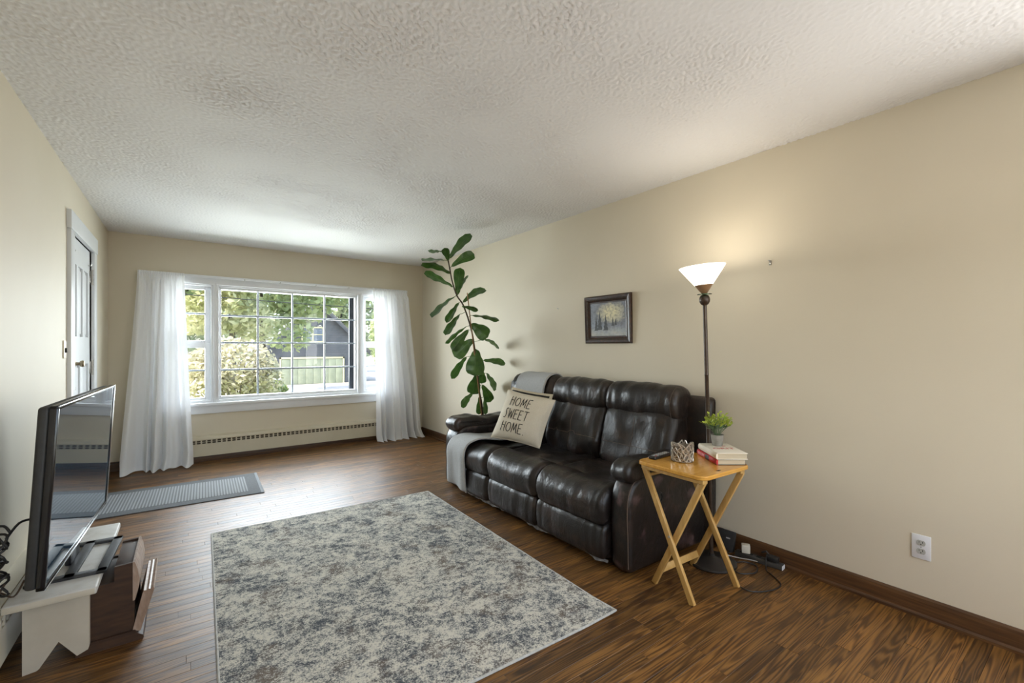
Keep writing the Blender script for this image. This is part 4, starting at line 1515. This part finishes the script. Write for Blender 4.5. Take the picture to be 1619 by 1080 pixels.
# leads behind the set
b = MB()
rc = random.Random(21)
pts = []
for i in range(44):
    a = i * 1.15
    u = i / 43
    pts.append((-.515 + .020 * math.cos(a * 1.3) - .01 * math.sin(u * 3), 2.30 + .020 * math.sin(a) + .01 * u, .62 - .20 * u + .030 * math.sin(a * .9)))
b.tube(pts, .0042, 7, 3)
b.tube([(-.530, 2.29, .60), (-.565, 2.26, .65), (-.585, 2.245, .675)], .0042, 7, 4)
b.tube([(-.520, 2.30, .60), (-.560, 2.275, .655), (-.585, 2.245, .675)], .0042, 7, 4)
b.tube([(-.505, 2.30, .60), (-.48, 2.33, .64), (-.455, 2.36, .64)], .0042, 7, 4)
cb = b.build('cable_bundle', MAT['cord'])
tag(cb, 'black cable bundle tied up behind the near edge of the television', 'cable')
b = MB().tube([(-.510, 2.31, .44), (-.53, 2.29, .40), (-.555, 2.27, .365)], .0035, 7, 4)
b.rbox((-.583, 2.248, .327), (-.560, 2.268, .352), .003)
b.tube([(-.56, 2.268, .36), (-.57, 2.262, .345)], .0055, 8)
tag(b.build('plug_lead', MAT['cord_brown']), 'brown plug end hanging over the left wall heater', 'cable')
b = MB().tube([(-.624, 1.9, .45), (-.615, 2.05, .432), (-.58, 2.20, .428), (-.53, 2.30, .42), (-.50, 2.36, .37), (-.485, 2.42, .40)], .0032, 7, 5)
tag(b.build('wall_lead', MAT['cord_brown']), 'thin brown lead running along the left wall to the television', 'cable')
b = MB().tube([(-.612, 5.60, .135), (-.58, 5.80, .130), (-.52, 5.90, .125), (-.47, 5.96, .115)], .003, 6, 5)
tag(b.build('corner_lead', MAT['cord']), 'thin dark wire in the corner beside the left curtain', 'cable')

# small dark wooden rack next to the bench
rk = thing('magazine_rack', 'small dark wooden rack with a moulded slanting front beside the bench', 'rack', (-.27, 2.70, 0))
RY0, RY1 = 2.535, 2.86
side = [(-.36, .028), (-.185, .028), (-.178, .06), (-.178, .322), (-.182, .336), (-.244, .332), (-.244, .270), (-.36, .262)]
MB().prism(side, 1, RY0, RY0 + .014).build('side_panel', MAT['walnut'], rk, smooth=False)
MB().prism(side, 1, RY1 - .014, RY1).build('side_panel', MAT['walnut'], rk, smooth=False)
plinth = [(-.362, 0), (-.150, 0), (-.146, .008), (-.150, .020), (-.166, .030), (-.176, .046), (-.362, .046)]
MB().prism(plinth, 1, RY0 - .014, RY1 + .014).build('plinth', MAT['walnut'], rk, smooth=False)
MB().rbox((-.36, RY0 + .014, .046), (-.350, RY1 - .014, .262), .002).build('back_board', MAT['walnut'], rk)
MB().rbox((-.244, RY0 + .013, .315), (-.182, RY1 - .013, .328), .002).build('lid', MAT['walnut'], rk)
MB().rbox((-.244, RY0 + .014, .26), (-.234, RY1 - .014, .316), .002).build('lid_riser', MAT['walnut'], rk)
MB().rbox((-.352, RY0 + .014, .252), (-.242, RY1 - .014, .264), .002).build('lower_shelf', MAT['walnut'], rk)
crest = [(-.180, .172), (-.176, .174), (-.164, .225), (-.162, .265), (-.168, .308), (-.177, .338), (-.184, .338), (-.184, .172)]
MB().prism(crest, 1, RY0 - .004, RY1 + .004).build('crest_rail', MAT['walnut_edge'], rk, smooth=False)
st = [(-.184, .046), (-.158, .034), (-.110, .205), (-.114, .212), (-.124, .206), (-.130, .209), (-.138, .204), (-.147, .206), (-.152, .190)]
MB().prism(st, 1, RY0 - .006, RY1 + .006).build('slanting_front', MAT['walnut_edge'], rk, smooth=False)

# ------------------------------------------------------------------ rugs
rug = thing('area_rug', 'large distressed cream and grey patterned rug in the middle of the floor', 'rug', (.90, 2.50, 0), (0, 0, R(-1.45)))
RW, R0, R1 = .785, -1.045, 1.122


def rug_z(x, y):
    k = max(0, (x / RW - .75)) * max(0, (-(y) / 1.045 - .85)) * 4
    return .009 + .022 * k * 8 * .35 + .0015 * noise.noise(Vector((x * 3, y * 3, 0)))


b = MB()
b.grid(lambda u, v: (-RW + 2 * RW * u, R0 + (R1 - R0) * v, rug_z(-RW + 2 * RW * u, R0 + (R1 - R0) * v)), 60, 80)
o = len(b.v)
b.build('pile', MAT['rug'], rug, world=False, smooth='all')
per = [(-RW + 2 * RW * i / 60, R0) for i in range(60)] + [(RW, R0 + (R1 - R0) * i / 60) for i in range(60)] + [(RW - 2 * RW * i / 60, R1) for i in range(60)] + [(-RW, R1 - (R1 - R0) * i / 60) for i in range(61)]
MB().tube([(x, y, rug_z(x, y) - .004) for x, y in per], .0055, 8).build('binding', MAT['rug_edge'], rug, world=False)

dm = thing('runner_mat', 'grey ribbed runner mat by the front door behind the television', 'mat', (-.02, 4.80, 0), (0, 0, R(-1.6)))
MX0, MX1, MY0, MY1 = -.575, .575, -.365, .365
MB().rbox((MX0, MY0, .001), (MX1, MY1, .008), .002).build('border', MAT['mat_border'], dm, world=False)
MB().rbox((MX0 + .07, MY0 + .10, .0075), (MX1 - .10, MY1 - .10, .0095), .001).build('ribbed_centre', MAT['mat_rib'], dm, world=False)
for x in (MX0 - .012, MX1 - .012):
    MB().rbox((x, MY0, .0015), (x + .024, MY1, .0088), .002).build('end_binding', MAT['mat_fringe'], dm, world=False)

# ------------------------------------------------------------------ fiddle-leaf fig behind the far sofa arm
fig = thing('fiddle_leaf_fig', 'tall fiddle-leaf fig reaching the ceiling in the corner behind the sofa', 'plant', (2.55, 4.06, 0))
MB().lathe([(.100, 0), (.106, .01), (.135, .25), (.145, .252), (.147, .29), (.138, .292), (.134, .265), (.001, .262)], 36, (2.55, 4.06, 0)).build('pot', MAT['terracotta'], fig)
MB().lathe([(.001, .255), (.132, .262), (.05, .272), (.001, .274)], 24, (2.55, 4.06, 0)).build('soil', MAT['soil'], fig)
STEM = [(2.55, 4.06, .26), (2.552, 4.03, .40), (2.548, 4.017, .531), (2.515, 4.003, .699), (2.486, 3.994, .803), (2.451, 3.977, 1.007), (2.419, 3.962, 1.188), (2.374, 3.945, 1.387), (2.32, 3.932, 1.542),
        (2.246, 3.919, 1.694), (2.176, 3.913, 1.776), (2.116, 3.901, 1.913), (2.077, 3.889, 2.059), (2.041, 3.879, 2.175)]
MB().tube(STEM, lambda f: .0115 - .0055 * f, 10, 4).build('stem', MAT['stem'], fig)
MB().tube([(2.285, 3.90, 1.812), (2.575, 4.03, .27)], .0055, 8).build('stake', MAT['stake'], fig)
LEAVES = [
    ((2.064, 3.883, 2.122), (2.3, 3.86, 2.397), 0.113), ((1.998, 3.878, 2.188), (1.812, 3.785, 2.14), 0.052), ((2.099, 3.889, 2.052), (2.336, 3.844, 2.196), 0.117),
    ((2.065, 3.885, 2.104), (1.753, 3.803, 2.056), 0.041), ((2.091, 3.895, 1.986), (1.745, 3.785, 2.035), 0.072), ((2.129, 3.906, 1.858), (1.802, 3.866, 1.957), 0.076),
    ((2.18, 3.913, 1.776), (2.241, 3.97, 2.069), 0.125), ((2.216, 3.907, 1.845), (2.32, 3.95, 1.995), 0.038), ((2.245, 3.918, 1.713), (2.531, 3.953, 1.874), 0.097),
    ((2.165, 3.913, 1.775), (1.878, 3.861, 1.542), 0.061), ((2.201, 3.918, 1.711), (2.069, 3.933, 1.505), 0.077), ((2.217, 3.928, 1.596), (2.034, 3.887, 1.38), 0.081),
    ((2.236, 3.921, 1.674), (2.38, 3.843, 1.633), 0.054), ((2.341, 3.928, 1.588), (2.634, 3.836, 1.539), 0.051), ((2.345, 3.935, 1.504), (2.516, 3.874, 1.368), 0.173),
    ((2.301, 3.938, 1.474), (2.112, 4.036, 1.303), 0.051), ((2.325, 3.94, 1.445), (2.181, 4.021, 1.229), 0.118), ((2.387, 3.949, 1.347), (2.203, 4.021, 1.17), 0.168),
    ((2.516, 3.949, 1.349), (2.748, 4.012, 1.258), 0.044), ((2.427, 3.957, 1.244), (2.376, 3.903, 0.97), 0.215), ((2.516, 3.967, 1.127), (2.766, 3.918, 1.092), 0.073),
    ((2.316, 3.964, 1.17), (2.159, 4.0, 0.948), 0.089), ((2.51, 3.976, 1.025), (2.543, 4.029, 0.879), 0.101), ((2.453, 3.979, 0.987), (2.446, 4.065, 0.769), 0.157),
    ((2.56, 3.978, 0.993), (2.75, 4.068, 0.801), 0.071), ((2.404, 3.996, 0.787), (2.215, 3.905, 0.672), 0.09), ((2.518, 3.989, 0.872), (2.647, 4.018, 0.677), 0.118),
    ((2.495, 3.998, 0.761), (2.516, 4.043, 0.551), 0.081), ((2.553, 3.999, 0.747), (2.573, 4.007, 0.551), 0.061), ((2.065, 3.885, 2.104), (1.976, 3.796, 2.202), 0.086)]
VIEW = Vector((-.52, -.85, -.1)).normalized()
rl = random.Random(2)
STV = catmull([Vector(p) for p in STEM], 6)
for p0, p1, w in LEAVES:
    p0, p1 = Vector(p0), Vector(p1)
    d = p1 - p0
    L = d.length
    d.normalize()
    w *= 1.12
    W = max(w, .44 * L)
    ang = math.acos(min(1, w / W)) * rl.choice((-1, 1))
    nrm = (VIEW - d * VIEW.dot(d)).normalized()
    sd = d.cross(nrm)
    nrm = nrm * math.cos(ang) + sd * math.sin(ang)
    sd = d.cross(nrm)
    sag = rl.uniform(.02, .10) * L
    ph = rl.uniform(0, 6)
    foldk = rl.uniform(.10, .28)

    def lp(u, v):
        # obovate "fiddle" outline: narrow waist, broad rounded end
        wt = (v ** .55) * (1 - v ** 7) ** .5 * (1 - .16 * math.exp(-((v - .30) / .13) ** 2))
        x = (2 * u - 1)
        q = p0 + d * (L * v) + sd * (x * wt * W * .5)
        wave = .035 * W * math.sin(v * 19 + ph + x) * abs(x)
        q = q + nrm * (foldk * abs(x) * wt * W * .5 + wave - foldk * wt * W * .18)
        q.z += sag * math.sin(math.pi * v) * .6
        q.x = min(q.x, XR - .004)
        q.z = min(q.z, H - .010)
        return q

    lf = MB().grid(lp, 9, 15).build('leaf', MAT['fig'], fig, smooth='all')
    near = min(STV, key=lambda q: (q - p0).length)
    rb = MB().tube([near, near.lerp(p0, .6) + Vector((0, 0, -.004)), p0] + [lp(.5, k / 8) for k in range(1, 8)], lambda f: .0030 - .0018 * f, 5)
    rb.build('midrib', MAT['fig_rib'], lf)

# ------------------------------------------------------------------ outside the window
def gz(y):
    return -.62 - 1.05 * max(0, min(1, (y - 8) / 30))


b = MB()
for y0, y1 in ((6.3, 8), (8, 38), (38, 160)):
    b.add([(-90, y0, gz(y0)), (120, y0, gz(y0)), (120, y1, gz(y1)), (-90, y1, gz(y1))], [(0, 1, 2, 3)])
gr = b.build('ground', MAT['ground'], smooth=False)
tag(gr, kind='structure')

barn = thing('garage_barn', 'dark gabled outbuilding with a pale green garage door across the yard', 'building', (8.2, 40, -1.67))
Z0 = -1.67
y0 = 38.0
wall = [(4.9, Z0), (12.2, Z0), (12.2, 1.15), (8.5, 4.75), (4.9, 1.15)]
MB().prism(wall, 1, y0, y0 + 8).build('walls', MAT['siding'], barn, smooth=False)
for sx in (1, -1):
    c = 8.5
    p, q = (c, 4.80), (c + sx * 4.1, 4.80 - 4.1 * .98)
    prof_ = [p, q, (q[0], q[1] + .18), (p[0], p[1] + .20)]
    MB().prism(prof_, 1, y0 - .45, y0 + 8.4).build('roof_slope', MAT['shingle'], barn, smooth=False)
    MB().prism([(p[0], p[1] - .22), (q[0], q[1] - .22), q, p], 1, y0 - .45, y0 - .38).build('barge_board', MAT['siding'], barn, smooth=False)
gd = MB().rbox((5.9, y0 - .05, Z0), (10.45, y0 + .02, .32), .01).build('garage_door', MAT['garage'], barn)
for k in range(8):
    x = 5.95 + k * .5625
    MB().rbox((x, y0 - .075, Z0 + .03), (x + .545, y0 - .045, .28), .01).build('door_board', MAT['garage'], gd)
b = MB().rbox((5.78, y0 - .1, Z0), (5.9, y0, .46), .01).rbox((10.45, y0 - .1, Z0), (10.57, y0, .46), .01).rbox((5.78, y0 - .1, .32), (10.57, y0, .46), .01)
b.build('door_trim', MAT['barn_trim'], barn)
wd = frame_rect(MB(), 7.32, 9.0, 1.62, 2.85, .11, y0 - .08, y0 + .02, .01)
wd.rbox((8.11, y0 - .08, 1.7), (8.20, y0, 2.8), .01).rbox((7.4, y0 - .07, 2.2), (8.95, y0, 2.27), .01)
wd = wd.build('gable_window', MAT['barn_trim'], barn)
for xa, xb in ((7.43, 8.11), (8.20, 8.89)):
    for za, zb in ((1.73, 2.2), (2.27, 2.74)):
        MB().box((xa, y0 - .03, za), (xb, y0 - .015, zb)).build('pane', MAT['barn_glass'], wd, smooth=False)


def foliage(name, mat, parent, blobs, n, size, seed, flat=1.0):
    r = random.Random(seed)
    vs, fs = [], []
    tot = sum(b[3] * b[4] * b[5] for b in blobs)
    for bx_, by_, bz_, rx, ry, rz in blobs:
        k = int(n * rx * ry * rz / tot)
        for _ in range(k):
            while True:
                x, y, z = r.uniform(-1, 1), r.uniform(-1, 1), r.uniform(-1, 1)
                if .25 < x * x + y * y + z * z < 1:
                    break
            p = Vector((bx_ + x * rx, by_ + y * ry, bz_ + z * rz))
            a = Vector((r.gauss(0, 1), r.gauss(0, 1), r.gauss(0, .7))).normalized()
            c = a.cross(Vector((r.gauss(0, 1), r.gauss(0, 1), r.gauss(0, 1)))).normalized()
            s = size * r.uniform(.6, 1.3)
            o = len(vs)
            vs += [p - a * s, p + c * s * .5, p + a * s, p - c * s * .5]
            fs.append((o, o + 1, o + 2, o + 3))
    b = MB()
    b.add(vs, fs)
    o = b.build(name, mat, parent, smooth=False)
    o['kind'] = 'stuff'
    return o


def tree(name, label, loc, trunk_h, tr, blobs, n, size, mat, seed, cat='tree', branches=()):
    t = thing(name, label, cat, loc, group='trees and shrubs outside the window')
    x, y, z = loc
    MB().tube([(x, y, z - .1), (x + .08, y, z + trunk_h * .5), (x - .05, y + .1, z + trunk_h)], lambda f: tr * (1 - .5 * f), 10, 3).build('trunk', MAT['bark'], t)
    for pts in branches:
        MB().tube(pts, lambda f: tr * .42 * (1 - .75 * f), 8, 3).build('branch', MAT['bark'], t)
    foliage('foliage', mat, t, blobs, n, size, seed)
    return t


# big maple hanging over the yard left of the barn
tree('maple_tree', 'leafy maple hanging in front of the dark outbuilding roof', (3.7, 31, gz(31)), 6.5, .26,
     [(4.0, 30, 4.6, 2.2, 2.4, 2.0), (6.0, 30.5, 4.2, 1.9, 2.2, 1.5), (5.1, 30, 2.1, 1.3, 1.6, 1.2), (7.8, 31, 5.0, 1.8, 2, 1.2), (3.2, 30, 6.4, 2.6, 2.6, 1.8), (6.6, 31, 6.6, 2.6, 2.4, 1.6), (9.6, 31, 5.6, 1.6, 2, 1.2)],
     6500, .23, MAT['tree_a'], 1, branches=[[(3.7, 31, 2.6), (3.2, 30.4, 4.0), (2.8, 30, 5.8)], [(3.7, 31, 2.8), (5.2, 30.8, 4.2), (7.8, 31, 5.2)]])
tree('maple_tree', 'golden-green tree left of the outbuilding seen through the left panes', (1.9, 27, gz(27)), 4.5, .20,
     [(1.6, 27, 3.3, 1.9, 1.8, 1.5), (.4, 27, 3.2, 1.3, 1.4, 1.4), (2.9, 27, 2.5, 1.2, 1.5, 1.2), (1.4, 27, 4.8, 2.2, 1.8, 1.2)], 3300, .20, MAT['tree_c'], 2)
tree('maple_tree', 'tall green tree high at the left of the window view', (-1.2, 22, gz(22)), 6.2, .24,
     [(-.6, 22, 4.8, 1.8, 2, 1.6), (1.2, 22.5, 5.2, 1.6, 1.8, 1.2), (-1.6, 22, 2.6, 1.2, 1.4, 1.2)], 4000, .18, MAT['tree_b'], 3, branches=[[(-1.2, 22, 2.2), (-.3, 21.8, 3.0), (.4, 21.8, 3.9)]])
tree('oak_tree', 'broad tree behind the outbuilding at the right of the window view', (14.0, 52, -1.67), 8, .4,
     [(14, 52, 6.0, 4.2, 3, 3.6), (11, 52, 8.5, 4.5, 3, 2.6), (17.5, 52, 4.5, 3.6, 3, 4.5), (7, 53, 9.5, 4.5, 3, 2.4)], 5500, .34, MAT['tree_b'], 4)
tree('oak_tree', 'hazy far tree line behind the left side of the yard', (-1, 60, -1.67), 8, .4,
     [(-4, 60, 5, 6, 3, 6), (3.5, 61, 5, 5, 3, 6), (0, 60, 10, 6, 3, 3.2)], 4200, .42, MAT['tree_b'], 5)
tree('cedar_tree', 'dark green tree outside the narrow right window', (13.5, 36, -1.6), 5, .25,
     [(13.6, 36, 2.2, 1.5, 1.5, 3.4), (15.3, 37, 3.0, 1.6, 1.5, 3.6)], 8000, .16, MAT['tree_a'], 6)
# dry shrub in the front yard
sh = thing('yard_shrub', 'large dry golden shrub on the lawn at the left of the window view', 'shrub', (1.4, 18, gz(18)), group='trees and shrubs outside the window')
for k in range(9):
    a = k * .7
    MB().tube([(1.4 + .1 * math.cos(a), 18 + .1 * math.sin(a), gz(18)), (1.4 + .55 * math.cos(a), 18 + .4 * math.sin(a), gz(18) + .8), (1.4 + 1.15 * math.cos(a), 18 + .7 * math.sin(a), gz(18) + 1.7)],
              lambda f: .035 * (1 - .7 * f), 6, 3).build('branch', MAT['bark'], sh)
foliage('foliage', MAT['bush'], sh, [(1.35, 18, .55, 1.35, 1.1, 1.05), (.55, 18, .35, .75, .9, .9), (2.2, 18, .05, .7, .8, .75)], 3600, .10, 7)
sh2 = thing('yard_shrub', 'low green shrub in front of the outbuilding wall', 'shrub', (3.0, 20, gz(20)), group='trees and shrubs outside the window')
MB().tube([(3.0, 20, gz(20)), (3.02, 20, gz(20) + .7)], .05, 8).build('stem', MAT['bark'], sh2)
foliage('foliage', MAT['bush_g'], sh2, [(2.75, 20, -.55, .62, .7, .52), (2.2, 20.3, -.5, .5, .5, .6)], 2600, .075, 8)
# overhead service wires
for i, (za, zb) in enumerate(((3.55, 3.15), (4.05, 3.75))):
    pts = [(-14 + 36 * k / 24, 16 + 4 * k / 24, za + (zb - za) * k / 24 - .5 * math.sin(math.pi * k / 24)) for k in range(25)]
    tag(MB().tube(pts, .014, 6).build('utility_wire', MAT['cord']), ('lower' if i == 0 else 'upper') + ' overhead wire crossing in front of the trees outside', 'wire')
# garden table beside the barn
gt = thing('garden_table', 'small white garden table on the lawn beside the outbuilding', 'table', (4.55, 33, gz(33)))
zz = gz(33)
MB().rbox((4.0, 32.6, zz + .62), (5.1, 33.4, zz + .68), .01).build('tabletop', MAT['white'], gt)
for x in (4.06, 5.04):
    for y in (32.66, 33.34):
        MB().rbox((x - .03, y - .03, zz), (x + .03, y + .03, zz + .62), .005).build('leg', MAT['white'], gt)

# ------------------------------------------------------------------ descriptions of the setting
for nm, lab, cat in (
        ('floor', 'dark stained oak strip floor of the living room', 'floor'), ('ceiling', 'pale grey textured ceiling', 'ceiling'),
        ('wall_right', 'cream painted wall behind the sofa', 'wall'), ('wall_left', 'cream painted wall with the white front door', 'wall'),
        ('wall_back', 'cream painted wall round the wide front window', 'wall'), ('wall_front', 'cream painted wall behind the viewer', 'wall'),
        ('window_1', 'wide white multi-pane front window with narrow side sashes', 'window'), ('added_rear_window', 'added three-light window for fill light in the wall behind the viewer', 'window'),
        ('added_side_window', 'added two-light window for fill light in the right wall behind the viewer', 'window'), ('door_1', 'white panelled front door with dark hinges on the left wall', 'door'),
        ('baseboard_right', 'dark stained wooden baseboard along the right wall', 'baseboard'), ('baseboard_back', 'dark stained wooden baseboard under the window wall', 'baseboard'),
        ('baseboard_left', 'dark stained wooden baseboard along the left wall', 'baseboard'), ('ground', 'sunlit lawn and gravel drive outside the window', 'ground')):
    tag(bpy.data.objects[nm], lab, cat)
